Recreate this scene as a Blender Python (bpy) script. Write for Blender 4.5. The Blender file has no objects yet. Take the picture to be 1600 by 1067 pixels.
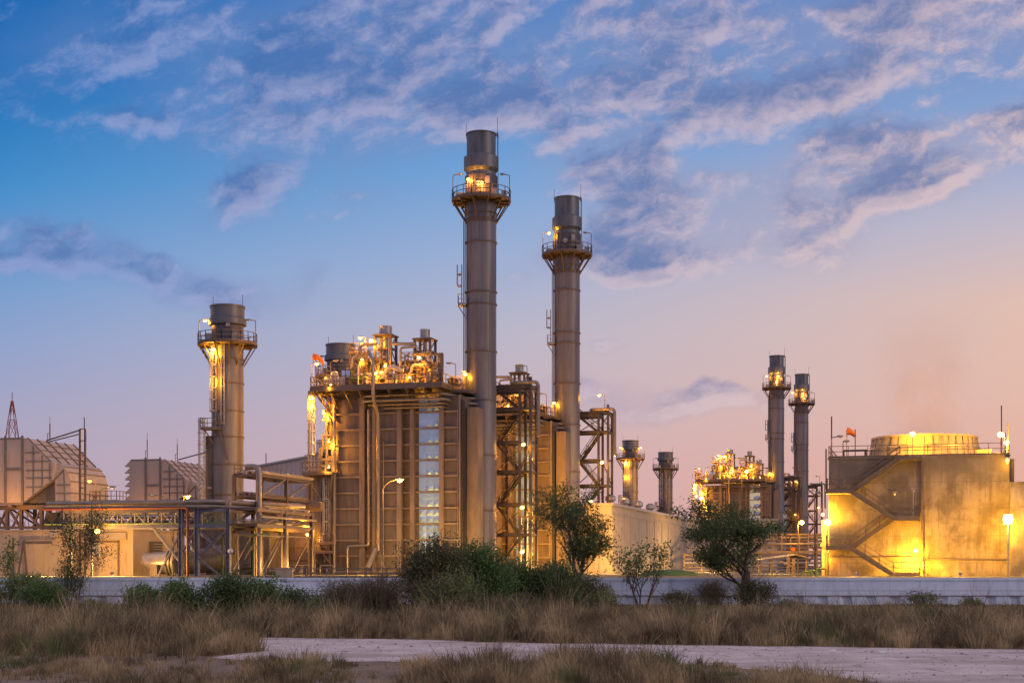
import bpy, math, random
import numpy as np
from math import sin, cos, pi, radians, sqrt, atan2
from mathutils import Vector, noise as mnoise
random.seed(7)
rng = np.random.default_rng(7)
C = bpy.context.scene.collection
FP, HY, EYE, TG = 2300.0, 885.0, 2.8, 1.9      # focal length (px of 1600), horizon row, eye height, level of the plant's terrace

def W(px, py, Y):
    return Vector(((px-800)*Y/FP, Y, EYE+(HY-py)*Y/FP))

class Frame:
    """a plant-grid frame: x runs along a train of machines, y deeper into the plant"""
    def __init__(s, px, Y, deg=16.0):
        s.X, s.Y, s.t = (px-800)*Y/FP, Y, radians(deg)
        s.c, s.s = cos(s.t), sin(s.t)
    def x(s, px, yo=0.0):
        return ((px-800)*(s.Y+yo*s.c)-FP*(s.X+yo*s.s))/(FP*s.c+(px-800)*s.s)
    def __call__(s, px, py, yo=0.0):
        x = s.x(px, yo)
        Y = s.Y-x*s.s+yo*s.c
        return Vector((x, yo, EYE+(HY-py)*Y/FP-TG))

# ------------------------------------------------------------------ mesh builder
class MB:
    def __init__(s): s.v=[]; s.f=[]
    def add(s, vs, fs):
        b=len(s.v); s.v.extend([tuple(p) for p in vs]); s.f.extend([tuple(i+b for i in f) for f in fs]); return s
    def box(s, x0,y0,z0,x1,y1,z1):
        x0,x1=min(x0,x1),max(x0,x1); y0,y1=min(y0,y1),max(y0,y1); z0,z1=min(z0,z1),max(z0,z1)
        return s.add([(x0,y0,z0),(x1,y0,z0),(x1,y1,z0),(x0,y1,z0),(x0,y0,z1),(x1,y0,z1),(x1,y1,z1),(x0,y1,z1)],
                     [(0,3,2,1),(4,5,6,7),(0,1,5,4),(1,2,6,5),(2,3,7,6),(3,0,4,7)])
    def bar(s, p, q, w=.1, h=None):
        h = h or w
        p,q=Vector(p),Vector(q); d=(q-p)
        if d.length<1e-5: return s
        d.normalize(); up=Vector((0,0,1)) if abs(d.z)<.95 else Vector((0,1,0))
        a=d.cross(up).normalized(); b=a.cross(d)
        a*=w/2; b*=h/2
        vs=[p-a-b,p+a-b,p+a+b,p-a+b,q-a-b,q+a-b,q+a+b,q-a+b]
        return s.add(vs,[(0,3,2,1),(4,5,6,7),(0,1,5,4),(1,2,6,5),(2,3,7,6),(3,0,4,7)])
    def tube(s, pts, r=.1, n=10, cap=True):
        pts=[Vector(p) for p in pts]; rs=r if isinstance(r,(list,tuple)) else [r]*len(pts)
        b=len(s.v); prev=None
        for i,p in enumerate(pts):
            if i==0: t=pts[1]-p
            elif i==len(pts)-1: t=p-pts[i-1]
            else: t=(pts[i+1]-p).normalized()+(p-pts[i-1]).normalized()
            if t.length<1e-6: t=Vector((0,0,1))
            t.normalize()
            if prev is None:
                up=Vector((0,0,1)) if abs(t.z)<.9 else Vector((0,1,0)); a=t.cross(up).normalized()
            else:
                a=(prev-t*prev.dot(t))
                a=a.normalized() if a.length>1e-6 else t.orthogonal().normalized()
            prev=a; c=t.cross(a)
            for k in range(n):
                an=2*pi*k/n; s.v.append(tuple(p+a*(cos(an)*rs[i])+c*(sin(an)*rs[i])))
        m=len(pts)
        for i in range(m-1):
            for k in range(n):
                k2=(k+1)%n; s.f.append((b+i*n+k,b+i*n+k2,b+(i+1)*n+k2,b+(i+1)*n+k))
        if cap:
            s.f.append(tuple(b+k for k in range(n-1,-1,-1))); s.f.append(tuple(b+(m-1)*n+k for k in range(n)))
        return s
    def elbow(s, pts, r=.1, n=10, bend=None):
        """a pipe with rounded bends"""
        bend=bend or r*2.5; pts=[Vector(p) for p in pts]; out=[pts[0]]
        for i in range(1,len(pts)-1):
            a,b,c=pts[i-1],pts[i],pts[i+1]
            k=min(bend,(a-b).length*.45,(c-b).length*.45)
            p0=b+(a-b).normalized()*k; p1=b+(c-b).normalized()*k
            for t in (0,.25,.5,.75,1):
                out.append(p0.lerp(b,t).lerp(b.lerp(p1,t),t))
        out.append(pts[-1]); return s.tube(out,r,n)
    def lathe(s, prof, n=40, cx=0, cy=0, cap=True):
        b=len(s.v)
        for (r,z) in prof:
            for k in range(n):
                a=2*pi*k/n; s.v.append((cx+r*cos(a),cy+r*sin(a),z))
        for i in range(len(prof)-1):
            for k in range(n):
                k2=(k+1)%n; s.f.append((b+i*n+k,b+i*n+k2,b+(i+1)*n+k2,b+(i+1)*n+k))
        if cap:
            s.f.append(tuple(b+k for k in range(n-1,-1,-1))); m=len(prof)-1; s.f.append(tuple(b+m*n+k for k in range(n)))
        return s
    def prism(s, poly, y0, y1):
        """polygon of (x,z) extruded along y"""
        n=len(poly); vs=[(x,y0,z) for x,z in poly]+[(x,y1,z) for x,z in poly]
        fs=[tuple(range(n)),tuple(range(2*n-1,n-1,-1))]+[(i,i+n,(i+1)%n+n,(i+1)%n) for i in range(n)]
        return s.add(vs,fs)
    def ball(s, c, rx, ry=None, rz=None, n=12, m=7):
        ry=ry or rx; rz=rz or rx; b=len(s.v)
        for i in range(m+1):
            th=pi*i/m
            for k in range(n):
                a=2*pi*k/n; s.v.append((c[0]+rx*sin(th)*cos(a),c[1]+ry*sin(th)*sin(a),c[2]+rz*cos(th)))
        for i in range(m):
            for k in range(n):
                k2=(k+1)%n; s.f.append((b+i*n+k,b+(i+1)*n+k,b+(i+1)*n+k2,b+i*n+k2))
        return s
    def rail(s, pts, h=1.1, step=1.6, w=.06, closed=False):
        pts=[Vector(p) for p in pts]
        if closed: pts=pts+[pts[0]]
        for a,b in zip(pts[:-1],pts[1:]):
            L=(b-a).length; n=max(1,round(L/step))
            for k in range(n+1):
                p=a.lerp(b,k/n); s.bar(p,p+Vector((0,0,h)),w)
            for hh in (h,h*.52): s.bar(a+Vector((0,0,hh)),b+Vector((0,0,hh)),w)
            s.bar(a+Vector((0,0,.08)),b+Vector((0,0,.08)),w*.6,.14)
        return s
    def ladder(s, x, y, z0, z1, ax=(1,0), cage=True, w=.5, out=(0,-1), t=.05):
        ax=Vector((ax[0],ax[1],0)); o=Vector((out[0],out[1],0)); p=Vector((x,y,0))
        for k in (-1,1):
            q=p+ax*(k*w/2); s.bar(q+Vector((0,0,z0)),q+Vector((0,0,z1)),t*1.3)
        z=z0+.2
        while z<z1: s.bar(p-ax*(w/2)+Vector((0,0,z)),p+ax*(w/2)+Vector((0,0,z)),t*.8); z+=.45
        if cage:
            R=.42; seg=[(cos(a),sin(a)) for a in [radians(d) for d in (-200,-160,-125,-90,-55,-20,20)]]
            z=z0+2.0
            pts=lambda zz:[p+ax*(c*R)+o*(-sn*R+.12)+Vector((0,0,zz)) for c,sn in seg]
            while z<=z1+.01:
                P=pts(z)
                for a,b in zip(P[:-1],P[1:]): s.bar(a,b,t,t*1.6)
                z+=1.3
            A,B=pts(z0+2.0),pts(z1)
            for i in (0,2,3,4,6): s.bar(A[i],B[i],t*.8)
        return s
    def flight(s, a, b, wid=(0,1,0), width=.9, tread=.28, rails=True):
        """a stair flight from a up to b, its width along wid"""
        a,b=Vector(a),Vector(b); wv=Vector(wid)*width/2
        for k in (-1,1):
            s.bar(a+wv*k,b+wv*k,.08,.28)
            if rails:
                u=Vector((0,0,1.05)); s.bar(a+wv*k+u,b+wv*k+u,.06); s.bar(a+wv*k+u*.5,b+wv*k+u*.5,.05)
                n=max(2,round((b-a).length/1.4))
                for i in range(n+1):
                    p=a.lerp(b,i/n)+wv*k; s.bar(p,p+u,.06)
        n=max(3,round(abs(b.z-a.z)/.22))
        for i in range(1,n):
            p=a.lerp(b,i/n); s.bar(p-wv*.95,p+wv*.95,tread,.05)
        return s
    def build(s, name, mat, parent=None, smooth=False, loc=None):
        me=bpy.data.meshes.new(name); me.from_pydata(s.v,[],s.f); me.validate(); me.update()
        if smooth:
            me.polygons.foreach_set('use_smooth',[True]*len(me.polygons))
            me.set_sharp_from_angle(angle=radians(35))
        me.materials.append(mat); o=bpy.data.objects.new(name,me); C.objects.link(o)
        if parent: o.parent=parent
        if loc: o.location=loc
        return o

def tag(o, label, cat, group=None, kind=None):
    o['label']=label; o['category']=cat
    if group: o['group']=group
    if kind: o['kind']=kind
    return o
def empty(name, loc, rot, label, cat, group=None):
    o=bpy.data.objects.new(name,None); C.objects.link(o); o.location=loc; o.rotation_euler=(0,0,rot)
    o.empty_display_size=.5
    return tag(o,label,cat,group)
def at_frame(name, F, label, cat, group=None, shift=(0,0)):
    return empty(name,(F.X+shift[0],F.Y+shift[1],TG),-F.t,label,cat,group)
SOD=(1.0,.375,.018)
def light(parent, p, power, col=SOD, r=.18, spot=None):
    d=bpy.data.lights.new('lamp_light','POINT'); d.energy=power; d.color=col; d.shadow_soft_size=r
    o=bpy.data.objects.new('lamp_light',d); C.objects.link(o); o.location=p
    if parent: o.parent=parent
    return o

# ------------------------------------------------------------------ materials
def s2l(c):
    return tuple(((x/255)/12.92 if x/255<=.04045 else ((x/255+.055)/1.055)**2.4) for x in c)
def new_mat(name):
    m=bpy.data.materials.new(name); m.use_nodes=True; nt=m.node_tree
    return m,nt,nt.nodes['Principled BSDF']
def mat(name, col, rough=.6, metal=0., var=.25, scale=1.5, streak=0., bump=.0, bscale=20., col2=None, spec=None):
    m,nt,b=new_mat(name); L=nt.links.new; N=nt.nodes.new
    tc=N('ShaderNodeTexCoord'); mp=N('ShaderNodeMapping'); L(tc.outputs['Object'],mp.inputs[0])
    n=N('ShaderNodeTexNoise'); n.inputs['Scale'].default_value=scale; n.inputs['Detail'].default_value=6; n.inputs['Roughness'].default_value=.65
    if streak: mp.inputs['Scale'].default_value=(1,1,streak)
    L(mp.outputs[0],n.inputs['Vector'])
    r=N('ShaderNodeValToRGB'); r.color_ramp.elements[0].position=.3; r.color_ramp.elements[1].position=.7
    c2=col2 or tuple(x*(1-var) for x in col); c1=tuple(min(1,x*(1+var*.35)) for x in col)
    r.color_ramp.elements[0].color=(*c2,1); r.color_ramp.elements[1].color=(*c1,1)
    L(n.outputs['Fac'],r.inputs[0]); L(r.outputs[0],b.inputs['Base Color'])
    mr=N('ShaderNodeMapRange'); mr.inputs[3].default_value=max(.05,rough-.12); mr.inputs[4].default_value=min(1,rough+.12)
    L(n.outputs['Fac'],mr.inputs[0]); L(mr.outputs[0],b.inputs['Roughness'])
    b.inputs['Metallic'].default_value=metal
    if bump:
        n2=N('ShaderNodeTexNoise'); n2.inputs['Scale'].default_value=bscale; n2.inputs['Detail'].default_value=5; L(tc.outputs['Object'],n2.inputs['Vector'])
        bp=N('ShaderNodeBump'); bp.inputs['Strength'].default_value=bump; bp.inputs['Distance'].default_value=.05
        L(n2.outputs['Fac'],bp.inputs['Height']); L(bp.outputs[0],b.inputs['Normal'])
    return m
def emis(name, col, strength):
    m,nt,b=new_mat(name); b.inputs['Base Color'].default_value=(.8,.6,.3,1)
    b.inputs['Emission Color'].default_value=(*col,1); b.inputs['Emission Strength'].default_value=strength
    return m
def corrugated(name, col, per=.35, axis=0, var=.15, rough=.5, depth=.05):
    m=mat(name,col,rough,0,var,.4); nt=m.node_tree; L=nt.links.new; N=nt.nodes.new; b=nt.nodes['Principled BSDF']
    tc=N('ShaderNodeTexCoord'); w=N('ShaderNodeTexWave'); w.bands_direction='XYZ'[axis]; w.inputs['Scale'].default_value=2*pi/per/20
    L(tc.outputs['Object'],w.inputs['Vector']); bp=N('ShaderNodeBump'); bp.inputs['Strength'].default_value=1; bp.inputs['Distance'].default_value=depth
    L(w.outputs['Fac'],bp.inputs['Height']); L(bp.outputs[0],b.inputs['Normal']); return m

M={}
M['stack']=mat('stack_paint',(.185,.18,.195),.42,.15,.5,.8,streak=.07)
M['stackcap']=mat('stack_cap_paint',(.14,.155,.175),.4,.2,.3,.9,streak=.12)
M['pole']=mat('lamp_pole_paint',(.16,.14,.12),.5,.2,.2,2)
M['rib']=mat('stiffener_lit_tone',(.26,.205,.165),.5,.1,.3,2)  # lighter than the casing, in place of light caught by the ribs
M['stackring']=mat('ring_steel',(.15,.115,.095),.5,.2,.2,2)
M['darkconc']=mat('stair_concrete',(.20,.155,.11),.8,0,.35,2.5,bump=.2)
M['stackdark']=mat('louvre_metal',(.12,.11,.11),.5,.2,.4,3,streak=.1)
M['casing']=mat('casing_panel',(.155,.125,.11),.5,.1,.5,.9,streak=.15,bump=.1,bscale=3)
M['casing2']=mat('duct_panel',(.235,.185,.15),.55,.1,.4,.7,streak=.4,bump=.1,bscale=3)
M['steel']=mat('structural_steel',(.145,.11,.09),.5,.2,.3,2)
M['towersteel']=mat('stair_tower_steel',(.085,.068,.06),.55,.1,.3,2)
M['steelblue']=mat('rack_steel',(.19,.19,.235),.5,.2,.3,2)
M['rail']=mat('handrail_steel',(.24,.17,.11),.5,.3,.3,2)
M['galv']=mat('galvanised_steel',(.42,.40,.38),.45,.5,.3,2)
M['pipe']=mat('pipe_lagging',(.31,.265,.22),.35,.55,.22,1.2)
M['pipedark']=mat('pipe_paint',(.2,.15,.12),.5,.1,.3,2)
M['redpipe']=mat('red_pipe_paint',(.17,.035,.02),.5,.0,.3,2)
M['greenpipe']=mat('green_pipe_paint',(.16,.25,.05),.5,.0,.3,2)
M['drum']=mat('drum_lagging',(.5,.44,.38),.33,.6,.2,1.5)
M['filter']=mat('filter_panel',(.50,.42,.36),.55,.05,.15,.6,streak=.4)
M['filterrib']=mat('filter_rib',(.20,.18,.18),.55,.1,.2,2)
M['hall']=mat('hall_wall',(.52,.40,.27),.65,.0,.15,.5,streak=.4,bump=.05)
M['trim']=mat('hall_trim',(.42,.35,.28),.6,.0,.2,1)
M['skytint']=mat('sky_tinted_panel',(.36,.58,.88),.36,.5,.15,1)  # blue of the reflected sky put into the base colour
M['rust']=mat('red_mast_paint',(.42,.07,.04),.6,.0,.3,2)
M['white']=mat('white_mast_paint',(.7,.68,.66),.6,.0,.1,2)
M['sock']=mat('windsock_cloth',(.6,.17,.04),.8,.0,.2,3)
M['shed']=corrugated('shed_cladding',(.50,.46,.42),.9,1)
M['shedx']=corrugated('shed_end_cladding',(.52,.46,.38),.9,0)
M['greyshed']=corrugated('grey_cladding',(.52,.43,.38),.9,0)
M['roof']=mat('roof_sheet',(.45,.43,.42),.5,.2,.15,1)
M['fan']=mat('fan_stack_board',(.50,.40,.26),.6,.0,.35,1.2,streak=.15)
M['bulb']=emis('sodium_bulb',(1,.56,.12),12)
M['bulbdim']=emis('sodium_bulb_dim',(1,.38,.06),5)
M['bulbgreen']=emis('green_bulb',(.45,1,.5),6)
M['bulbhot']=emis('floodlight_lens',(1,.74,.32),45)
M['unlit']=mat('lamp_glass',(.45,.42,.38),.3,.0,.1,2)
M['black']=mat('rubber_and_shade_black',(.03,.03,.03),.6,.0,.2,2)
M['stone']=mat('pebble_stone',(.33,.30,.29),.8,0,.3,5)
M['litter']=mat('litter_plastic',(.75,.75,.75),.5,0,.1,5)
# ------------------------------------------------------------------ node expression helper
class E:
    """a shader-node socket with arithmetic"""
    nt=None
    def __init__(s, sock): s.k=sock
    @staticmethod
    def m(op,*a, clamp=False):
        n=E.nt.nodes.new('ShaderNodeMath'); n.operation=op; n.use_clamp=clamp
        for i,x in enumerate(a):
            if isinstance(x,E): E.nt.links.new(x.k,n.inputs[i])
            else: n.inputs[i].default_value=x
        return E(n.outputs[0])
    def __add__(a,b): return E.m('ADD',a,b)
    def __sub__(a,b): return E.m('SUBTRACT',a,b)
    def __mul__(a,b): return E.m('MULTIPLY',a,b)
    def __truediv__(a,b): return E.m('DIVIDE',a,b)
    __radd__=__add__; __rmul__=__mul__
def rng_map(x,a,b,c=0.,d=1.,kind='SMOOTHSTEP'):
    n=E.nt.nodes.new('ShaderNodeMapRange'); n.interpolation_type=kind; n.clamp=True
    E.nt.links.new(x.k,n.inputs[0])
    for i,v in zip((1,2,3,4),(a,b,c,d)): n.inputs[i].default_value=v
    return E(n.outputs[0])
def mixc(f,a,b,mode='MIX'):
    n=E.nt.nodes.new('ShaderNodeMix'); n.data_type='RGBA'; n.blend_type=mode; n.clamp_factor=True
    for i,x in ((0,f),(6,a),(7,b)):
        if isinstance(x,E): E.nt.links.new(x.k,n.inputs[i])
        elif i==0: n.inputs[0].default_value=x
        else: n.inputs[i].default_value=(*x,1)
    return E(n.outputs[2])
def ramp(x,stops):
    n=E.nt.nodes.new('ShaderNodeValToRGB'); E.nt.links.new(x.k,n.inputs[0]); r=n.color_ramp; r.interpolation='B_SPLINE' if len(stops)>9 else 'LINEAR'
    while len(r.elements)<len(stops): r.elements.new(.5)
    for e,(p,c) in zip(r.elements,stops): e.position=p; e.color=(*s2l(c),1)
    return E(n.outputs[0])
def vec(x,y,z=0.):
    n=E.nt.nodes.new('ShaderNodeCombineXYZ')
    for i,v in enumerate((x,y,z)):
        if isinstance(v,E): E.nt.links.new(v.k,n.inputs[i])
        else: n.inputs[i].default_value=v
    return E(n.outputs[0])
def nz(v,scale,detail=6,rough=.6,dist=0.):
    n=E.nt.nodes.new('ShaderNodeTexNoise'); E.nt.links.new(v.k,n.inputs['Vector'])
    for k,x in (('Scale',scale),('Detail',detail),('Roughness',rough),('Distortion',dist)): n.inputs[k].default_value=x
    return E(n.outputs['Fac'])
def mapping(v,loc,rot,scl,kind='TEXTURE'):
    n=E.nt.nodes.new('ShaderNodeMapping'); n.vector_type=kind; E.nt.links.new(v.k,n.inputs[0])
    n.inputs[1].default_value=loc; n.inputs[2].default_value=rot; n.inputs[3].default_value=scl
    return E(n.outputs[0])

# ------------------------------------------------------------------ sky
# clouds: (column, row, half length, half height, tilt in degrees, weight) on the sky, in hundredths of the view
CLOUDS=[(640,60,600,160,8,.95),(860,130,330,90,10,.6),(1350,70,420,110,2,.6),(200,60,360,120,6,.62),(480,130,320,110,14,.7),(1500,30,330,90,0,.75),(1080,70,380,60,8,.62),
 (210,195,190,28,-4,.62),(380,295,135,50,30,.85),(560,215,150,60,38,.52),(700,215,170,38,18,.62),(760,140,260,70,12,.62),
 (70,395,185,46,-6,1.15),(250,440,200,36,-13,1.1),(950,245,130,64,5,1.25),(1070,325,220,70,14,1.35),(1210,300,240,72,18,1.15),
 (1290,330,190,80,22,.72),(1440,260,290,60,20,1.15),(1560,215,150,40,25,.7),(1040,395,200,38,3,1.15),(1260,380,120,45,15,.55),
 (1130,165,240,48,4,.72),(1330,140,260,60,10,.66),(1130,628,120,24,4,1.15),(935,622,110,24,-3,1.0),(1040,639,150,14,2,.95),
 (455,445,60,32,15,.55),(820,435,80,24,15,.5),(545,312,80,26,5,.5),(510,350,120,22,12,.42),(960,535,40,16,-5,.6),(870,190,190,38,18,.55)]
def cloud_group():
    g=bpy.data.node_groups.new('cloud_density','ShaderNodeTree')
    g.interface.new_socket('Vector',in_out='INPUT',socket_type='NodeSocketVector')
    g.interface.new_socket('Density',in_out='OUTPUT',socket_type='NodeSocketFloat')
    g.interface.new_socket('Veil',in_out='OUTPUT',socket_type='NodeSocketFloat')
    E.nt=g; gi=g.nodes.new('NodeGroupInput'); go=g.nodes.new('NodeGroupOutput'); v=E(gi.outputs[0])
    # domain warp, coarse and fine
    def warp(v,sc,ax,ay,off):
        w1=nz(mapping(v,(off,0,0),(0,0,0),(1,1,1),'POINT'),sc,4,.55); w2=nz(mapping(v,(3.1,1.7+off,0),(0,0,0),(1,1,1),'POINT'),sc,4,.55)
        va=g.nodes.new('ShaderNodeVectorMath'); va.operation='ADD'; g.links.new(v.k,va.inputs[0]); g.links.new(vec((w1-.5)*ax,(w2-.5)*ay).k,va.inputs[1]); return E(va.outputs[0])
    wv=warp(v,7,.12,.07,0); wf=warp(v,26,.035,.022,7)
    acc=None
    for (cx,cy,rx,ry,an,wt) in CLOUDS:
        m=mapping(wv,((cx-800)/FP,(HY-cy)/FP,0),(0,0,radians(an)),(rx/FP*1.25,ry/FP*1.45,1))
        gr=g.nodes.new('ShaderNodeTexGradient'); gr.gradient_type='SPHERICAL'; g.links.new(m.k,gr.inputs[0])
        t=E(gr.outputs['Fac'])*(wt*1.5)
        acc=t if acc is None else E.m('MAXIMUM',acc,t)+E.m('MINIMUM',acc,t)*.3
    st=mapping(wf,(0,0,0),(0,0,radians(16)),(1.35,.8,1))
    n1=nz(st,15,12,.62,.0); n2=nz(mapping(wf,(0,0,0),(0,0,radians(24)),(1.3,.8,1)),62,8,.68)
    d=E.m('MINIMUM',acc,1.0)*.92-.12+(n1-.5)*3.1+(n2-.5)*.65
    g.links.new(d.k,go.inputs[0]); g.links.new((E.m('MINIMUM',acc,1.3)+(nz(mapping(wv,(0,0,0),(0,0,radians(22)),(1.8,.8,1)),9,6,.6)-.5)*1.5).k,go.inputs[1]); return g
def make_world():
    w=bpy.data.worlds.new('World'); bpy.context.scene.world=w; w.use_nodes=True; nt=w.node_tree
    for n in list(nt.nodes): nt.nodes.remove(n)
    g=cloud_group(); E.nt=nt; L=nt.links.new; N=nt.nodes.new
    tc=N('ShaderNodeTexCoord'); sp=N('ShaderNodeSeparateXYZ'); L(tc.outputs['Generated'],sp.inputs[0])
    x,y,z=[E(o) for o in sp.outputs]
    az=E.m('ARCTAN2',x,y)
    front=rng_map(E.m('ABSOLUTE',az),.55,.9,1,0)
    u=E.m('MINIMUM',E.m('MAXIMUM',E.m('TANGENT',E.m('MULTIPLY',az,front)),-3),3)
    r=E.m('SQRT',x*x+y*y)
    v0=z/E.m('MAXIMUM',r*E.m('COSINE',az*front),.02)
    v=E.m('MINIMUM',v0,3.)
    vv=E.m('POWER',E.m('MAXIMUM',v/1.,0.),1.)
    uL=E.m('MULTIPLY_ADD',u,1/.72,.5,clamp=True)
    t=vv/1.2
    k=1/1.2
    left=ramp(t,[(0,(190,165,178)),(.06*k,(182,166,186)),(.10*k,(170,166,194)),(.15*k,(146,164,206)),(.20*k,(112,158,210)),(.26*k,(66,142,204)),(.33*k,(22,112,186)),(.45*k,(12,92,168)),(1,(10,50,120))])
    mid=ramp(t,[(0,(216,170,168)),(.06*k,(214,176,178)),(.11*k,(204,182,190)),(.16*k,(188,184,202)),(.21*k,(160,178,214)),(.27*k,(118,164,216)),(.33*k,(64,138,206)),(.45*k,(30,108,186)),(1,(15,60,130))])
    right=ramp(t,[(0,(232,168,150)),(.06*k,(232,176,158)),(.12*k,(230,188,172)),(.18*k,(228,192,178)),(.23*k,(200,188,200)),(.29*k,(150,172,214)),(.35*k,(104,150,208)),(.45*k,(60,120,190)),(1,(20,70,140))])
    base=mixc(rng_map(uL,.0,.5,0,1,'LINEAR'),left,mid); base=mixc(rng_map(uL,.5,1.,0,1,'LINEAR'),base,right)
    def dens(off):
        n=N('ShaderNodeGroup'); n.node_tree=g; L(vec(u+off[0],v+off[1]).k,n.inputs[0]); return E(n.outputs[0]),E(n.outputs[1])
    (d0,veil),(d1,_)=dens((0,0)),dens((.004,-.008))
    a=rng_map(d0,.34,1.0)*front
    lit=rng_map((d0-d1)*1.1-(d0-.75)*.45,-.35,.42)
    warm=rng_map(uL,.15,1.0,0,1,'LINEAR'); low=rng_map(v,.12,.36,1,0,'LINEAR')
    shade=mixc(warm,s2l((58,112,180)),s2l((114,128,172))); shade=mixc(low*.5,shade,s2l((120,134,176)))
    shade=mixc(rng_map(v,.10,.19,.8,0),shade,s2l((158,146,174)))
    pink=mixc(warm,s2l((150,166,214)),s2l((234,204,204))); pink=mixc(low*.6*warm,pink,s2l((248,212,192)))
    thick=rng_map(d0,.6,1.35)
    cc=mixc(lit,shade,pink); cc=mixc(thick*.45,cc,shade)
    va=rng_map(veil,.1,1.25)*front*.45
    base=mixc(va,base,mixc(.38,shade,pink))
    col=mixc(a*.88,base,cc)
    # the sky behind the viewer: the cool dusk side of the sky, a bit of afterglow low down
    back=ramp(E.m('MULTIPLY_ADD',z,.5,.5),[(0,(80,68,66)),(.495,(90,76,76)),(.5,(170,146,162)),(.58,(156,150,190)),(.66,(160,164,206)),(.80,(200,186,206)),(1,(205,190,205))])
    col=mixc(front,back,col)
    # a physically based twilight sky adds its own small share
    sk=N('ShaderNodeTexSky'); sk.sky_type='NISHITA'; sk.sun_disc=False; sk.sun_elevation=radians(1.0); sk.sun_rotation=radians(62); sk.dust_density=2
    bg=N('ShaderNodeBackground'); L(col.k,bg.inputs[0]); bg.inputs[1].default_value=SKY_GAIN
    bg2=N('ShaderNodeBackground'); L(sk.outputs[0],bg2.inputs[0]); bg2.inputs[1].default_value=.004
    ad=N('ShaderNodeAddShader'); L(bg.outputs[0],ad.inputs[0]); L(bg2.outputs[0],ad.inputs[1])
    out=N('ShaderNodeOutputWorld'); L(ad.outputs[0],out.inputs['Surface'])
    w.cycles.sampling_method='MANUAL'; w.cycles.sample_map_resolution=512
SKY_GAIN=.97
make_world()
sun=bpy.data.lights.new('sun','SUN'); sun.energy=.55; sun.angle=radians(25); sun.color=(1,.72,.55)
so=bpy.data.objects.new('sun',sun); C.objects.link(so); so.rotation_euler=(radians(74),0,radians(62))   # low afterglow from the right, behind the viewer

def weather(key, col, amount, xs=1.3, zs=.09, lo=.52, hi=.68, patch=.5):
    """rain and rust runs with their own shape"""
    m=M[key]; nt=m.node_tree; E.nt=nt; bs=nt.nodes['Principled BSDF']; src=E(bs.inputs['Base Color'].links[0].from_socket)
    tc=nt.nodes.new('ShaderNodeTexCoord'); v=E(tc.outputs['Object'])
    n=nz(mapping(v,(2,3,0),(0,0,0),(1,1,zs),'POINT'),xs,8,.7); n2=nz(v,patch,4,.6); n3=nz(mapping(v,(0,0,0),(0,0,0),(1,1,.3),'POINT'),xs*3,6,.7)
    c=mixc(rng_map(n,lo,hi)*rng_map(n2,.35,.6,.2,1)*amount,src,col); c=mixc(rng_map(n3,.60,.70)*amount*.6,c,tuple(q*.6 for q in col))
    nt.links.new(c.k,bs.inputs['Base Color'])
weather('casing',(.085,.05,.03),.75); weather('stack',(.10,.075,.06),.65,1.6,.05); weather('stackcap',(.05,.045,.045),.8,2,.1); weather('hall',(.24,.16,.09),.6)
weather('filter',(.22,.16,.12),.5); weather('shedx',(.25,.19,.13),.5); weather('casing2',(.12,.075,.05),.7); weather('greyshed',(.25,.2,.17),.4); weather('steel',(.12,.055,.025),.6,3,.4); weather('fan',(.2,.12,.06),.6,2)
# ------------------------------------------------------------------ ground, terrace, road
def ground_mat(name, a, b, sc=.25, gravel=30., bump=.4):
    m,nt,bs=new_mat(name); E.nt=nt; tc=nt.nodes.new('ShaderNodeTexCoord'); v=E(tc.outputs['Object'])
    n1=nz(v,sc,8,.65); n2=nz(v,gravel,4,.7); n3=nz(v,sc*7,6,.6)
    c=mixc(rng_map(n1*.6+n3*.4,.38,.62),a,b); c=mixc(rng_map(n2,.35,.75)*.45,c,tuple(x*.55 for x in a))
    nt.links.new(c.k,bs.inputs['Base Color']); bs.inputs['Roughness'].default_value=.95
    bp=nt.nodes.new('ShaderNodeBump'); bp.inputs['Strength'].default_value=bump; bp.inputs['Distance'].default_value=.08
    nt.links.new((n2*.6+n3).k,bp.inputs['Height']); nt.links.new(bp.outputs[0],bs.inputs['Normal']); return m
M['soil']=ground_mat('dry_soil',(.33,.235,.155),(.19,.14,.09))
M['terrace']=ground_mat('yard_ground',(.20,.17,.13),(.11,.12,.06),.06,8,.3)
M['gravel']=ground_mat('pale_gravel',(.86,.74,.66),(.58,.49,.43),.5,16,.7)
def rutted():
    m=M['gravel']; nt=m.node_tree; E.nt=nt; bs=nt.nodes['Principled BSDF']; src=E(bs.inputs['Base Color'].links[0].from_socket)
    tc=nt.nodes.new('ShaderNodeTexCoord'); v=E(tc.outputs['Object'])
    st=nz(mapping(v,(0,0,0),(0,0,radians(3)),(.07,.55,1),'POINT'),1.6,6,.65,.3); sp=nz(mapping(v,(0,0,0),(0,0,0),(1,.22,1),'POINT'),1.9,7,.72); big=nz(mapping(v,(0,0,0),(0,0,0),(.3,.5,1),'POINT'),.4,5,.6)
    c=mixc(rng_map(st,.54,.66)*.6,src,(.30,.235,.18)); c=mixc(rng_map(sp,.57,.66)*.7,c,(.16,.13,.09)); c=mixc(rng_map(big,.50,.62)*.5,c,(.36,.28,.21))
    nt.links.new(c.k,bs.inputs['Base Color'])
rutted()
g=MB().add([(-4000,-200,0),(4000,-200,0),(4000,6000,0),(-4000,6000,0)],[(0,1,2,3)]).build('ground',M['soil']); g['kind']='structure'
t=MB().add([(-3000,108.4,TG),(3000,108.4,TG),(3000,5900,TG),(-3000,5900,TG)],[(0,1,2,3)]).build('plant_ground',M['terrace']); t['kind']='structure'
def G(px,py):                       # a point on the front ground
    Y=EYE*FP/(py-HY); return ((px-800)*Y/FP,Y)
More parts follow.
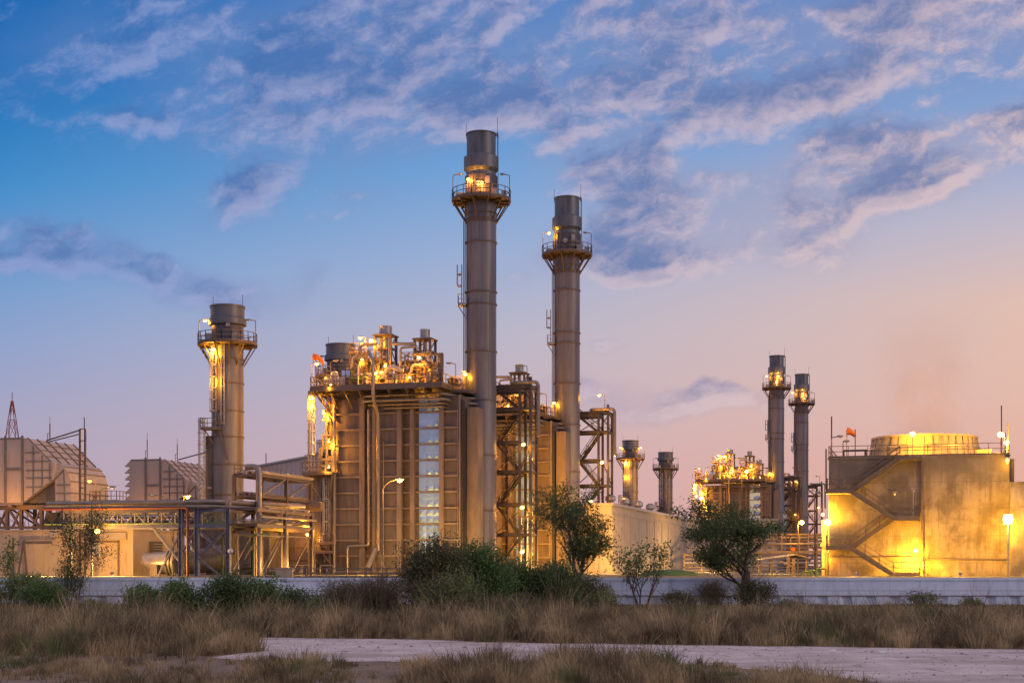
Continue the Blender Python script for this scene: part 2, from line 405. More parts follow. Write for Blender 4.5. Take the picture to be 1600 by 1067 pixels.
# edge of the white gravel track, going round
road_px=[(318,999),(420,996.5),(600,998),(800,1004),(1000,1007),(1250,1010),(1600,1015),(1900,1019),(1900,1110),(1600,1096),(1420,1072),(1300,1056),(1150,1043),(1000,1037),(760,1034),(620,1034),(500,1033),(380,1031),(330,1028),(372,1021),(412,1018),(404,1010),(352,1004)]
def roughen(poly, n=14, amp=.35, sd=3):
    r=random.Random(sd); out=[]
    for i,(a,b) in enumerate(zip(poly,poly[1:]+poly[:1])):
        for k in range(n):
            t=k/n; x=a[0]+(b[0]-a[0])*t; y=a[1]+(b[1]-a[1])*t
            q=mnoise.noise(Vector((x*.5,y*.5,sd)))*amp+ mnoise.noise(Vector((x*2.3,y*2.3,sd)))*amp*.5
            out.append((x+q*.6,y+q))
    return out
road_poly=roughen([G(*p) for p in road_px])
o=MB().add([(x,y,.012) for x,y in road_poly],[tuple(range(len(road_poly)-1,-1,-1))]).build('gravel_track',M['gravel']); o['kind']='structure'
RP=np.array(road_poly)
def in_road(X,Y):
    ins=np.zeros(X.shape,bool); n=len(RP); j=n-1
    for i in range(n):
        xi,yi=RP[i]; xj,yj=RP[j]
        c=((yi>Y)!=(yj>Y))&(X<(xj-xi)*(Y-yi)/(yj-yi+1e-12)+xi); ins^=c; j=i
    return ins

# ------------------------------------------------------------------ boundary wall (a white piled wall with a broad cap)
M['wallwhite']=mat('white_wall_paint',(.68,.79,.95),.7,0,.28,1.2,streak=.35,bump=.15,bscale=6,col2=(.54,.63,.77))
def wall_paint():
    m=M['wallwhite']; nt=m.node_tree; E.nt=nt; bs=nt.nodes['Principled BSDF']; src=E(bs.inputs['Base Color'].links[0].from_socket)
    tc=nt.nodes.new('ShaderNodeTexCoord'); v=E(tc.outputs['Object']); sp=nt.nodes.new('ShaderNodeSeparateXYZ'); nt.links.new(v.k,sp.inputs[0]); x=E(sp.outputs[0])
    n=nz(mapping(v,(0,0,0),(0,0,0),(1,1,.08),'POINT'),1.6,7,.7); n2=nz(v,.12,4,.6)
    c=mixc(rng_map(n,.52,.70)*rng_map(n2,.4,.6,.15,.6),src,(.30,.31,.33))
    j=E.m('ABSOLUTE',E.m('SUBTRACT',E.m('FRACT',x/6.1),.5)); c=mixc(rng_map(j,.002,.006,.35,0),c,(.25,.25,.28))
    nt.links.new(c.k,bs.inputs['Base Color'])
wall_paint()
M['walledge']=mat('wall_drip_edge',(.42,.38,.34),.7,0,.3,1.5)
wl=empty('boundary_wall',(0,107,0),0,'long white painted concrete wall with broad cap along the front of the plant','wall')
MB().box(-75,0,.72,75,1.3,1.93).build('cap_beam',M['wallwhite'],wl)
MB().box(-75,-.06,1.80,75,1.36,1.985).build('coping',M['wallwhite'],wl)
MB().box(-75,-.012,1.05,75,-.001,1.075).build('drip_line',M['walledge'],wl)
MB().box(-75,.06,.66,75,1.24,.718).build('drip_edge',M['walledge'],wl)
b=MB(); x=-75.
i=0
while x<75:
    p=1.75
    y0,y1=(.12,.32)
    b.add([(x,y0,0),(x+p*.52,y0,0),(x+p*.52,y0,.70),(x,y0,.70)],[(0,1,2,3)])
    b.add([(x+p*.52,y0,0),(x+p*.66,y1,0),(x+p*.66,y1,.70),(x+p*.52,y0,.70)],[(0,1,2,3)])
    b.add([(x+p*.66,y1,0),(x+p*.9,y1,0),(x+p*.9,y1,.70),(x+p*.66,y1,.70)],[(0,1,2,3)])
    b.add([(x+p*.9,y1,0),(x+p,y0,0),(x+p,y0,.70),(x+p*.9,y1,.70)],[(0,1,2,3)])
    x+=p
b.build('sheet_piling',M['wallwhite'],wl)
MB().box(-75,1.36,1.0,75,1.6,TG+.0).build('backfill_edge',M['trim'],wl)
# ------------------------------------------------------------------ stacks
def arc_pts(r, z, a0=0, a1=360, n=28):
    return [Vector((r*cos(radians(a0+(a1-a0)*k/n)), r*sin(radians(a0+(a1-a0)*k/n)), z)) for k in range(n + (0 if (a1-a0)%360==0 else 1))]
def lamp_arm(parent, base, h, dirx, lit=0, power=0, name='lamp_post', reach=.55, diry=-.1, bulb='bulb'):
    """small post with a bent arm and a lamp head; lit: 1 glows"""
    b=Vector(base); top=b+Vector((0,0,h)); e=top+Vector((dirx*reach,diry,.05))
    p=MB().elbow([b,top,e],.045,6,.15).build(name,M['rail'],parent)
    hd=MB(); c=e+Vector((dirx*.25,diry*.5,0)); hd.ball((c.x,c.y,c.z+.05),.36,.2,.11,10,6)
    hd.build('lamp_head',M['galv'],p)
    r=.2 if lit else .13
    MB().ball((c.x,c.y-.02,c.z-.06),r,r,r*.8 if lit else .07,10,6).build('lamp_glass',M[bulb] if lit else M['unlit'],p,True)
    if power: light(p,(c.x,c.y-.25,c.z-.45),power)
    return p
RAILH=1.15
def platform(root, r0, r1, z, mats='rail'):
    d=MB()
    n=32
    d.lathe([(r0,z-.22),(r1,z-.22),(r1,z),(r0,z)],n,cap=False)
    d.build('platform_deck',M['steel'],root)
    rl=MB(); P=arc_pts(r1-.06,z,0,360,20); rl.rail(P,RAILH,9,.07,True); rl.build('handrail',M['rail'],root)
    for k in range(12):
        a=2*pi*(k+.5)/12; c,s_=cos(a),sin(a)
        b=MB().bar((c*(r1-.15),s_*(r1-.15),z-.25),(c*(r0+.02),s_*(r0+.02),z-2.6),.13)
        b.bar((c*r0,s_*r0,z-.32),(c*(r1-.05),s_*(r1-.05),z-.32),.12,.2)
        b.build('bracket',M['steel'],root)
def exhaust_stack(px, Y, top, label, lamps, glow, ladder_lamp=False, rot=0):
    X=(px-800)*Y/FP; root=empty('exhaust_stack',(X,Y,TG),radians(rot),label,'chimney','tall grey exhaust stacks')
    H=50.5; r=1.73
    zp=42.9                      # platform
    MB().lathe([(r,0),(r,zp-.3)],48).build('shaft',M['stack'],root,True)
    u=MB().lathe([(r-.02,zp-.3),(r-.02,46.2),(r-.06,46.2)],48).build('silencer_section',M['stackcap'],root,True)
    MB().lathe([(r+.05,zp+.35),(r+.09,zp+.35),(r+.09,zp+2.7),(r+.05,zp+2.7)],48,cap=False).build('louvre_band',M['stackdark'],u,True)
    lb=MB()
    for k in range(24):
        a=2*pi*k/24; lb.bar(((r+.1)*cos(a),(r+.1)*sin(a),zp+.35),((r+.1)*cos(a),(r+.1)*sin(a),zp+2.7),.07)
    lb.build('louvre_rib',M['stack'],u)
    MB().lathe([(r-.1,45.9),(r+.27,46.4),(r+.27,47.75),(r-.05,48.0)],48).build('collar',M['stackcap'],root,True)
    MB().lathe([(r-.06,47.9),(r-.06,H-.12),(r+.03,H-.12),(r+.03,H),(r-.14,H),(r-.14,H-.9)],48,cap=False).build('outlet_tube',M['stackcap'],root,True)
    MB().lathe([(.01,H-.9),(r-.16,H-.9)],48,cap=False).build('outlet_shadow',M['black'],root)  # black disc put in for the darkness of the flue mouth
    # porthole and instrument boxes on the upper part
    MB().box(.5,-r-.32,zp+1.5,1.0,-r+.1,zp+2.3).build('instrument_box',M['galv'],root)
    MB().box(1.2,-r-.5,zp+.1,1.8,-r+.5,zp+.9).build('instrument_box',M['galv'],root)
    MB().box(2.3,-1.5,zp+.1,2.9,-.9,zp+.8).build('instrument_box',M['galv'],root)
    MB().box(-2.7,-1.4,zp+.1,-2.1,-.9,zp+.6).build('instrument_box',M['galv'],root)
    MB().tube([(-.3,-r-.28,zp+1.5),(-.3,-r+.2,zp+1.5)],.32,14).build('sampling_port',M['galv'],root)
    for z in (41.3,38.0,32.3,30.9,25.5,19.9,13.6,7.3,1.2):
        MB().lathe([(r,z-.09),(r+.11,z-.07),(r+.11,z+.07),(r,z+.09)],48,cap=False).build('ring_flange',M['stackring'],root,True)
    sm=MB(); zs_=(1.2,7.3,13.6,19.9,25.5,32.3,38.0,41.3)
    for i,(q0,q1) in enumerate(zip(zs_[:-1],zs_[1:])):
        for a in (250+37*(i%4)-60,250+37*(i%4)+55): sm.bar((r*cos(radians(a)),r*sin(radians(a)),q0),(r*cos(radians(a)),r*sin(radians(a)),q1),.05)
    sm.build('weld_seam',M['stackring'],root)
    platform(root,r,3.42,zp)
    MB().lathe([(r,zp-2.6),(r+.12,zp-2.6),(r+.12,zp-2.2),(r,zp-2.2)],40,cap=False).build('bracket_ring',M['steel'],root,True)
    # ladder with a rest platform on the left flank
    l=MB().ladder(-r-.28,-.5,.5,zp-2.5,(0,1),False,.5,(-1,0),.06); l.bar((-r-.12,-.2,.5),(-r-.12,-.2,zp-1),.12)
    l.build('ladder',M['stackdark'],root)
    l=MB().ladder(-r-.5,-.5,31.0,35.4,(0,1),True,.6,(-1,0),.08); l.box(-r-.95,-1.1,30.7,-r,.2,30.85)
    l.bar((-r-.9,-.6,30.7),(-r,-.6,29.3),.12).rail([(-r-.9,.2,30.85),(-r-.9,-1.1,30.85),(-r-.1,-1.1,30.85)],1.1,.7,.07)
    l.build('rest_platform',M['galv'],root)
    # rungs above the platform and lightning rods
    l=MB().ladder(r+.2,-.55,zp,H-.2,(0,1),False,.45,(1,0),.05); l.build('ladder',M['steel'],root)
    b=MB().bar((r+.12,0,H-2.6),(r+.12,0,H+1.9),.05); b.bar((r+.12,0,H-.4),(r+.12,0,H+.2),.16).build('lightning_rod',M['steel'],root)
    b=MB().bar((-r-.0,0,H-.6),(-r-.0,0,H+1.2),.05); b.build('lightning_rod',M['steel'],root)
    # lamp posts on the platform edge: (x direction, lit)
    for sx,lit,pw in lamps:
        lamp_arm(root,(sx*3.25,-.3,zp+.05),2.75,-sx if abs(sx)<2 else 1,lit,pw)
    for gx,gz,pw in glow:
        gy=-sqrt(max(.01,r*r-gx*gx))-.28
        b=MB().box(gx-.1,gy+.05,gz-.12,gx+.1,gy+.4,gz+.12).build('bulkhead_lamp',M['galv'],root)
        MB().ball((gx,gy-.02,gz),.2,.16,.2,10,6).build('lamp_glass',M['bulbdim'],b,True)
        light(b,(gx,gy-.5,gz-.25),pw,(1,.36,.05),.1)
    return root
SX=[(752,169.,210),(886,198.4,310),(1213.5,346.8,556),(1252.5,380.,585)]
exhaust_stack(*SX[0],'tallest grey exhaust chimney, foremost, beside the ribbed boiler house',[(-1,0,0),(1,0,0)],[(-1.45,45.0,260),(.1,44.4,330)])
exhaust_stack(*SX[1],'second tallest grey exhaust chimney with a lit lamp only at its left platform edge',[(-1,1,300),(1,0,0)],[])
exhaust_stack(*SX[2],'distant tall chimney with orange glow above its platform, left one of the far pair',[(-1,1,260),(1,0,0)],[(0,45.6,480),(-.4,44.0,260)])
exhaust_stack(*SX[3],'distant tall chimney with orange glow, right one and lower of the far pair',[(-1,1,260),(1,0,0)],[(0,45.4,430),(.3,44.0,220)])

def bypass_stack(px, Y, label, litladder, lamps, cut=0):
    X=(px-800)*Y/FP; root=empty('bypass_stack',(X,Y,TG),0,label,'chimney','short bypass stacks'); r=1.84; H=31.1; zp=26.75
    MB().lathe([(r,0),(r,zp)],48).build('shaft',M['stack'],root,True)
    MB().lathe([(r,zp),(r,29.0)],48).build('neck',M['stackdark'],root,True)
    MB().lathe([(r-.05,28.7),(r+.34,28.9),(r+.34,29.55),(r+.12,29.7),(r+.12,30.9),(r+.2,30.9),(r+.2,31.1),(r,31.1),(r,30.4)],48,cap=False).build('silencer_head',M['stackcap'],root,True)
    MB().lathe([(.01,30.4),(r,30.4)],48,cap=False).build('outlet_shadow',M['black'],root)  # black disc in place of the shade inside the outlet
    for z in (24.9,22.1,18.9,15.9,12.7,9.2,5.5): MB().lathe([(r,z-.09),(r+.1,z-.07),(r+.1,z+.07),(r,z+.09)],48,cap=False).build('ring_flange',M['stackring'],root,True)
    platform(root,r,3.45,zp)
    x=-1.25; y=-sqrt(r*r-x*x)
    l=MB().ladder(x,y-.22,16.8,zp+.2,(.86,-.5),True,.55,(-.5,-.86),.07); l.build('caged_ladder',M['galv'],root)
    l=MB().bar((-.35,-r-.15,17.2),(-.35,-r-.15,zp),.13).bar((.0,-r-.15,17.2),(.0,-r-.15,zp),.13)
    for k in range(9): l.bar((-.45,-r-.15,17.4+k*1.05),(.1,-r-.15,17.4+k*1.05),.1)
    l.build('cable_tray',M['galv'],root)
    l=MB().box(-2.7,-2.3,16.6,-.3,-1.0,16.78).rail([(-2.65,-1.2,16.78),(-2.65,-2.25,16.78),(-.4,-2.25,16.78)],1.15,.8,.07)
    l.bar((-2.3,-1.6,16.6),(-1.3,-1.5,15.0),.14).bar((-.5,-2.1,16.6),(.4,-1.85,13.2),.14).build('rest_platform',M['steel'],root)
    l=MB().ladder(-2.65,-1.6,5.2,18.0,(1,0),True,.55,(0,-1),.07); l.bar((-2.3,-1.4,10),(-1.6,-1,10),.1); l.build('caged_ladder',M['galv'],root)
    MB().box(-2.35,-.9,0,-1.55,.6,16.0).build('riser_duct',M['stackdark'],root)
    for i,(bx,by) in enumerate(((.9,-2.6),(1.7,-2.3),(-2.1,-2.3))): MB().box(bx,by,zp+.1,bx+.6,by+.5,zp+.9).build('instrument_box',M['galv'],root)
    MB().tube([(.4,-r-.3,zp+1.9),(.4,-r+.1,zp+1.9)],.22,12).build('sampling_port',M['galv'],root)
    MB().bar((1.8,-.3,29.5),(1.8,-.3,32.4),.05).build('lightning_rod',M['steel'],root)
    MB().bar((-1.6,-.3,30.5),(-1.6,-.3,32.2),.05).build('lightning_rod',M['steel'],root)
    for sx,lit,pw in lamps: lamp_arm(root,(sx*3.3,-.2,zp+.05),2.6,1 if sx<0 else -1,lit,pw)
    if litladder:
        b=MB().box(x-.2,y-.7,zp-.75,x+.2,y-.3,zp-.4).build('bulkhead_lamp',M['galv'],root)
        MB().ball((x,y-.6,zp-.95),.26,.2,.18,10,6).build('lamp_glass',M['bulb'],b,True)
        light(b,(x,y-1.0,zp-1.45),litladder,SOD,.15); light(b,(x+.2,y-1.6,zp-4.6),litladder*.5,SOD,.15)
    return root
bypass_stack(355.5,171.,'short wide chimney with a brightly lit ladder above the pipe rack, leftmost of all',900,[(-1,1,260),(1,0,0)])
bypass_stack(532.,200.5,'short wide chimney whose top shows just behind the boiler house roof deck',0,[(-1,0,0),(1,0,0)])
bypass_stack(985.,353.,'distant short chimney with lit yellow ladder behind the pale shed roof',1500,[(-1,1,300),(1,1,300)])
bypass_stack(1040.,389.,'distant short unlit chimney behind the pale shed roof, lowest of all',0,[(-1,0,0),(1,0,0)])
# ------------------------------------------------------------------ boiler houses (all four share one design)
U=Frame(722,164.,16)
def rise(U, a, yo=0): return U(a[0],a[1],yo)
def boiler_house(shift, label, lit=1.0, full=True):
    R=at_frame('boiler_house',U,label,'boiler house','ribbed boiler houses',shift)
    x=U.x; zt=U(600,622)[2]; zb=0.; D=11.0
    xl,xr=x(524),0.0
    # casing as separate bays between the columns
    bays=[(524,567,0),(567,586,.35),(586,626,.05),(626,646,.45),(646,691,.3),(691,722,.12)]
    for a,b,yo in bays:
        xa,xb=x(a),x(b)
        bay=MB().box(xa,yo,zb,xb,D*.5,zt).build('casing_bay',M['steel' if a in (567,626) else 'casing'],R)  # recessed bays take the darker steel colour for the shade inside them
        for i in range(13):
            z=U(600,646)[2]-i*1.79
            if z>.3: MB().box(xa+.03,yo-.26,z-.08,xb-.03,yo+.02,z+.05).box(xa+.03,yo-.26,z+.05,xb-.03,yo-.23,z+.11).build('stiffener_rib',M['rib'],bay)
    MB().box(xl+.2,D*.5,zb,xr-.3,D,zt).build('rear_casing',M['casing'],R)
    sr=MB()
    for i in range(13):
        z=U(600,646)[2]-i*1.79
        if z>.3: sr.box(xl-.1,.2,z-.06,xl+.25,D,z+.06)
    sr.build('side_rib',M['casing2'],R)
    for a,w in ((567,.62),(586,.42),(625,.55),(645,.48),(691,.55),(719.5,.2)):
        xx=x(a); c=MB().box(xx-w/2,-.34,0,xx+w/2,-.30,zt+.1).box(xx-w/2,-.04,0,xx+w/2,.3,zt+.1).box(xx-.06,-.30,0,xx+.06,-.04,zt+.1)
        c.build('column',M['casing2'],R)
    MB().box(x(721),-.2,0,x(724),.5,zt-.5).build('expansion_seam',M['black'],R)
    MB().box(x(724),1.2,0,x(741),5.0,zt-1.2).build('stack_transition',M['casing2'],R)
    # quilted bright strip: pyramids with the sky's blue put into their colour
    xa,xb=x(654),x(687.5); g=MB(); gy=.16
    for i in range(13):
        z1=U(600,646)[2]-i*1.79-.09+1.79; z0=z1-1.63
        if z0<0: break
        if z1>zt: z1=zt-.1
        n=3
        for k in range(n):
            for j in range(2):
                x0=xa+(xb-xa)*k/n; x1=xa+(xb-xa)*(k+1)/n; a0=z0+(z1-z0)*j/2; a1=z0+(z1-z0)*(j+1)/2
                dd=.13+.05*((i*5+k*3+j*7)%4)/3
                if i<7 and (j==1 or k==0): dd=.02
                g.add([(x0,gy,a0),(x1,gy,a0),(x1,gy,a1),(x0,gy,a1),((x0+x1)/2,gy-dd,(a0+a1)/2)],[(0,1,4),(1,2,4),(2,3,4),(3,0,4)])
    g.build('quilted_glazing',M['skytint'],R)
    # ---- roof deck
    zd=U(600,605)[2]; xd0,xd1=x(485,-2.2),x(690,-2.2)
    MB().box(xd0,-2.2,zd-.28,xd1,D+.5,zd).build('deck',M['steel'],R)
    e=MB().box(xd0-.05,-2.27,zd-.5,xd1+.05,-2.2,zd+.02).box(xd1,-2.2,zd-.5,xd1+.07,D,zd+.02).box(xd0-.07,-2.2,zd-.5,xd0,D,zd+.02)
    e.build('deck_edge_beam',M['steel'],R)
    MB().box(xd1+.1,1.,zd-.75,x(727),D,zd-.5).build('rear_deck',M['steel'],R)
    MB().rail([(xd0,D,zd),(xd0,-2.15,zd),(xd1,-2.15,zd),(xd1,D,zd)],1.15,1.5,.07).build('handrail',M['rail'],R)
    MB().rail([(xd1+.3,1.0,zd-.5),(x(727),1.0,zd-.5)],1.15,.9,.07).build('handrail',M['rail'],R)
    for px in (489,505,523,545,567,590,612,640,668,688):
        xx=x(px,-1); MB().bar((xx,-2.2,zd-.55),(xx,.2,zd-.55),.16,.35).bar((xx,-2.1,zd-.7),(xx,-.05,zd-2.3),.12).build('deck_bracket',M['steel'],R)
    ub=MB()
    ub.bar((xd0+.1,-1,zd-.6),(x(526),-.1,zd-3.6),.22).bar((xd0+.4,1,zd-.6),(x(526),1,zd-3.6),.22).bar((xd0,-1,zd-.6),(xl+1,-1,zd-.6),.2,.3).bar((x(503),-.5,zd-.6),(x(526),-.5,zd-1.9),.18)
    ub.bar((x(503),0,zd-.6),(x(519),0,zd-4.4),.16).bar((x(510),0,zd-2.1),(x(525),0,zd-2.1),.14)
    ub.build('corner_bracing',M['steel'],R)
    for i,(py,r,yo,a) in enumerate(((619,.17,-1.0,567),(627,.15,-1.3,566),(633,.12,-.8,575),(638,.1,-.6,600))):
        p=U(a,py,yo); q=Vector((x(690,yo),yo,p.z)); MB().elbow([p,q,q+Vector((1.6,3.5,-.15)),q+Vector((3.2,6,-.15))],r,8).build('pipe',M['pipe'],R)
    # ---- pipes down the front
    def pipe(pts, r, m='pipe', nm='pipe', yo=-.6, n=8):
        return MB().elbow([U(a,b,(c[0] if c else yo)) for a,b,*c in pts],r,n).build(nm,M[m],R,True)
    pipe([(522.5,622),(522.5,896)],.17); pipe([(576,640),(576,852),(543,853),(543,897)],.16); pipe([(577,632),(660,632)],.07,yo=-.7)
    pipe([(576,549,-1.6),(583,566,-2.6),(583,622,-2.6),(591,648,-.7),(591,860,-.7)],.2,n=10)
    pipe([(587,858,-1),(574,888,-3)],.3,nm='drain_chute')
    pipe([(599,690,-.45),(599,896,-.45)],.06); pipe([(715,640,-.2),(715,880,-.2)],.06)
    b=MB()
    for py in (735,806): b.bar(U(576,py,-.5),U(586,py,-.3),.08)
    b.bar(U(530,735,-.3),U(530,880,-.3),.05); b.build('pipe_clamp',M['steel'],R)
    # ---- vent silencers on their frames
    def silencer(pxc,w,ytop,ycyl,ybot,yo,r):
        a,b_=U(pxc-w/2,ycyl,yo),U(pxc+w/2,ycyl,yo); zf=a.z; zb_=zd; d=b_.x-a.x
        f=MB()
        for X_ in (a.x,b_.x):
            for Y_ in (yo,yo+d): f.bar((X_,Y_,zb_),(X_,Y_,zf),.26)
        n=4
        for k in range(n+1):
            z=zb_+(zf-zb_)*k/n
            for p,q in (((a.x,yo),(b_.x,yo)),((a.x,yo+d),(b_.x,yo+d)),((a.x,yo),(a.x,yo+d)),((b_.x,yo),(b_.x,yo+d))): f.bar((*p,z),(*q,z),.15)
            if k<n:
                z2=zb_+(zf-zb_)*(k+1)/n
                f.bar((a.x,yo,z if k%2 else z2),(b_.x,yo,z2 if k%2 else z),.1); f.bar((b_.x,yo,z if k%2 else z2),(b_.x,yo+d,z2 if k%2 else z),.1)
        f.box(a.x-.25,yo-.25,zf-.12,b_.x+.25,yo+d+.25,zf+.02)
        v=f.build('silencer_frame',M['steel'],R)
        cz=U(pxc,ytop,yo).z; cx,cy=(a.x+b_.x)/2,yo+d/2
        MB().lathe([(r,zf+.03),(r,cz),(r-.12,cz),(r-.12,cz-.3)],24,cx,cy,False).lathe([(.01,cz-.3),(r-.12,cz-.3)],24,cx,cy,False).build('silencer_drum',M['galv'],R,True)
        MB().lathe([(r*.45,zb_),(r*.45,zf)],14,cx,cy).build('vent_riser',M['pipe'],R,True)
    silencer(598,24,508,523,592,1.5,.74); silencer(660,24,513,529,592,2.2,.56)
    silencer(706,9,588,592,600,4.0,.3)
    # ---- big roof equipment
    def drum(px0,px1,py,r,yo,m='drum',nm='steam_drum'):
        a,b_=U(px0,py,yo),U(px1,py,yo); z=a.z; L=b_.x-a.x; k=r*.45
        t=MB().tube([(a.x,yo,z),(a.x+k*.4,yo,z),(a.x+k,yo,z),(b_.x-k,yo,z),(b_.x-k*.4,yo,z),(b_.x,yo,z)],[r*.35,r*.8,r,r,r*.8,r*.35],20)
        o=t.build(nm,M[m],R,True); s=MB()
        for f in (.22,.78):
            xx=a.x+L*f; s.box(xx-.12,yo-r*.8,zd,xx+.12,yo+r*.8,z)
            s.tube([(xx-.05,yo,z),(xx+.05,yo,z)],r*1.03,20)
        s.build('saddle',M['steel'],o)
    drum(548,592,577,1.15,3.0); drum(620,676,579,.95,4.2); drum(556,600,590,.6,.2); drum(618,640,592,.55,-.3)
    MB().tube([U(610,588,-1.4),U(610,588,1.6)],.42,18).build('end_flange',M['galv'],R)
    MB().tube([U(610,588,-1.46),U(610,588,-1.4)],.26,18).build('end_cover',M['stackdark'],R)
    rr=random.Random(11)
    # cabinets with window front
    c0,c1=U(533,577,-.9),U(548,589,-.9)
    cb=MB().box(c0.x,-.9,c1.z-.9,c1.x,.6,c0.z).build('control_cabinet',M['stackdark'],R)
    MB().box(c0.x+.08,-.94,c1.z,c0.x+.5,-.9,c0.z-.15).box(c0.x+.58,-.94,c1.z,c1.x-.1,-.9,c0.z-.15).build('cabinet_window',M['skytint'],R)
    # pipe arches
    pipe([(562.5,600,.6),(562.5,538,.6),(589,538,.6)],.2); pipe([(612,537,1.2),(648,537,1.6)],.17); pipe([(626,592,.8),(626,543,.8),(652,541,1.6)],.15)
    pipe([(571,600,1.2),(571,529,1.2)],.11,'rail'); pipe([(633,592,.9),(633,556,.9),(640,552,1.4)],.11); pipe([(660,592,0),(660,575,0),(668,566,0),(668,592,0)],.13)
    pipe([(640,592,-.8),(644,570,-.8),(662,570,-.8)],.17,'drum'); pipe([(600,585,-.8),(612,572,-.8),(628,580,-.8)],.3,'drum',n=12)
    pipe([(520,600,-1),(520,585,-1),(524,582,-1),(528,600,-1)],.3,'drum',n=12)
    pipe([(508,600,-1.2),(508,592,-1.2),(514,592,-1.2),(514,601,-1.2)],.22,'drum')
    pipe([(549,575,-.4),(549,560,-.4),(560,552,.2)],.12); pipe([(549,592,-1.3),(566,592,-1.3),(572,584,-1.3)],.14,'greenpipe')
    st=MB()
    st.bar(U(690,553,-1.2),U(690,606,-1.2),.36).bar(U(686,553,2),U(686,606,2),.3).bar(U(643,554.5,-1.2),U(692,553,-1.2),.2,.26).bar(U(664,555,-1.2),U(688,577,-1.2),.18)
    st.bar(U(679,568,1.),U(679,606,1.),.3).bar(U(674,568,1),U(690,566,1),.16)
    st.build('pipe_portal',M['steel'],R)
    # extra levels: small raised platforms with rails
    for (a,b_,py,yo,y2) in ((493,508,586,1.,4.),(552,592,562,.4,4.5),(545,560,551,1.5,4.5),(626,650,566,1.,4.5),(634,660,578,-.4,3.),(650,676,589,-1.,1.)):
        p,q=U(a,py,yo),U(b_,py,yo)
        k=MB().box(p.x,yo,p.z-.14,q.x,y2,p.z); k.build('service_platform',M['steel'],R)
        k=MB().rail([(p.x,y2,p.z),(p.x,yo+.05,p.z),(q.x,yo+.05,p.z),(q.x,y2,p.z)],1.1,1.2,.065); k.build('handrail',M['rail'],R)
        k=MB()
        for X_ in (p.x+.1,q.x-.1): k.bar((X_,yo+.1,zd),(X_,yo+.1,p.z),.16)
        k.bar((p.x,yo+.1,zd+.1),(q.x,yo+.1,p.z-.2),.09)
        k.build('platform_leg',M['steel'],R)
    # inclined ladders, valves and small bore pipework: individually placed pieces
    for (a,pa,b_,pb,yo) in ((560,600,572,563,-.2),(592,604,582,586,-1.2),(676,604,664,580,-.4)):
        MB().flight(U(a,pa,yo),U(b_,pb,yo),(0,1,0),.7).build('deck_stair',M['rail'],R)
    for k in range(34 if full else 20):
        px=rr.uniform(503,684); yo=rr.uniform(-1.7,3.5); h=rr.choice((.9,1.2,1.7,2.3,3.0))*(1.0 if px>520 else .55); p=Vector((x(px,yo),yo,zd))
        t=rr.random(); v=MB(); r=rr.choice((.06,.09,.12,.15))
        if t<.45:
            dx=rr.uniform(-1.6,1.6); v.elbow([p,p+Vector((0,0,h)),p+Vector((dx,0,h)),p+Vector((dx,0,h*rr.uniform(.2,.8)))],r,7); nm='pipe'; mm=rr.choice(('pipe','pipe','drum','rail','pipedark'))
        elif t<.75:
            v.tube([p,p+Vector((0,0,h*.8))],r*.7,7).ball((p.x,p.y,p.z+h*.45),.2,.2,.26,8,5).tube([p+Vector((0,0,h*.8)),p+Vector((0,0,h*.8+.05))],.26,10)
            v.tube([p+Vector((-.45,0,h*.45)),p+Vector((.45,0,h*.45))],r,7); nm='valve'; mm=rr.choice(('galv','pipedark','pipe'))
        else:
            s=rr.uniform(.3,.75); v.box(p.x-s/2,p.y-s/2,zd+.3,p.x+s/2,p.y+s/2,zd+.3+s*1.4).bar(p,p+Vector((0,0,.4)),.12); nm='instrument_box'; mm=rr.choice(('galv','casing2','trim'))
        v.build(nm,M[mm],R)
    for k in range(7):
        py=rr.uniform(584,602); yo=rr.uniform(-1.8,0); a=rr.uniform(500,600); b_=a+rr.uniform(30,85)
        MB().tube([U(a,py,yo),Vector((x(min(b_,688),yo),yo,U(a,py,yo).z))],rr.choice((.06,.08,.12)),7).build('pipe',M[rr.choice(('pipe','rail','pipedark'))],R)
    # ---- left flank: stepped landings, caged ladder tower, platform
    def lx(px,yo=.5): return x(px,yo)
    for i,(a,b_,py) in enumerate(((503,522,654),(504,521,678),(500,521,699),(499,521,716),(500,522,726))):
        p,q=U(a,py,.3),U(b_,py,.3); MB().box(p.x,.3,p.z-.25,q.x,3.2,p.z).build('side_landing',M['pipe'],R)
    s=MB()
    for (a,pa,b_,pb) in ((511,640,511,740),(520,625,520,740),(505,678,505,700),(507,652,511,640),(500,718,505,700),(500,700,500,742)): s.bar(U(a,pa,.4),U(b_,pb,.4),.26)
    for (a,pa,b_,pb) in ((511,640,520,654),(505,700,520,679),(500,742,520,716)): s.bar(U(a,pa,.6),U(b_,pb,.6),.14)
    s.build('side_frame',M['pipe'],R)
    for py,h in ((678,1.0),(699,.9),(726,1.0)):
        p=U(508,py,.5); MB().box(p.x,.5,p.z,p.x+.8,1.4,p.z+h).build('instrument_box',M['casing2'],R)
    p=U(487,616,-.4); q=U(487,737,-.4)
    MB().ladder(q.x,-.4,q.z,p.z,(1,0),True,.6,(0,-1),.085).build('caged_ladder',M['galv'],R)
    MB().ladder(q.x-.55,.3,q.z,p.z,(1,0),False,.35,(0,-1),.085).build('ladder',M['galv'],R)
    a,b_=U(472,738,-1.4),U(520,738,-1.4); zz=a.z
    MB().box(a.x,-1.4,zz-.3,b_.x,1.6,zz).build('side_platform',M['steel'],R)
    MB().rail([(a.x,1.6,zz),(a.x,-1.35,zz),(x(508,-1.35),-1.35,zz)],1.15,.9,.08).rail([(a.x+.3,-1.3,zz+1.1),(a.x+1.4,-1.3,zz+1.1)],.9,.6,.05).build('handrail',M['rail'],R)
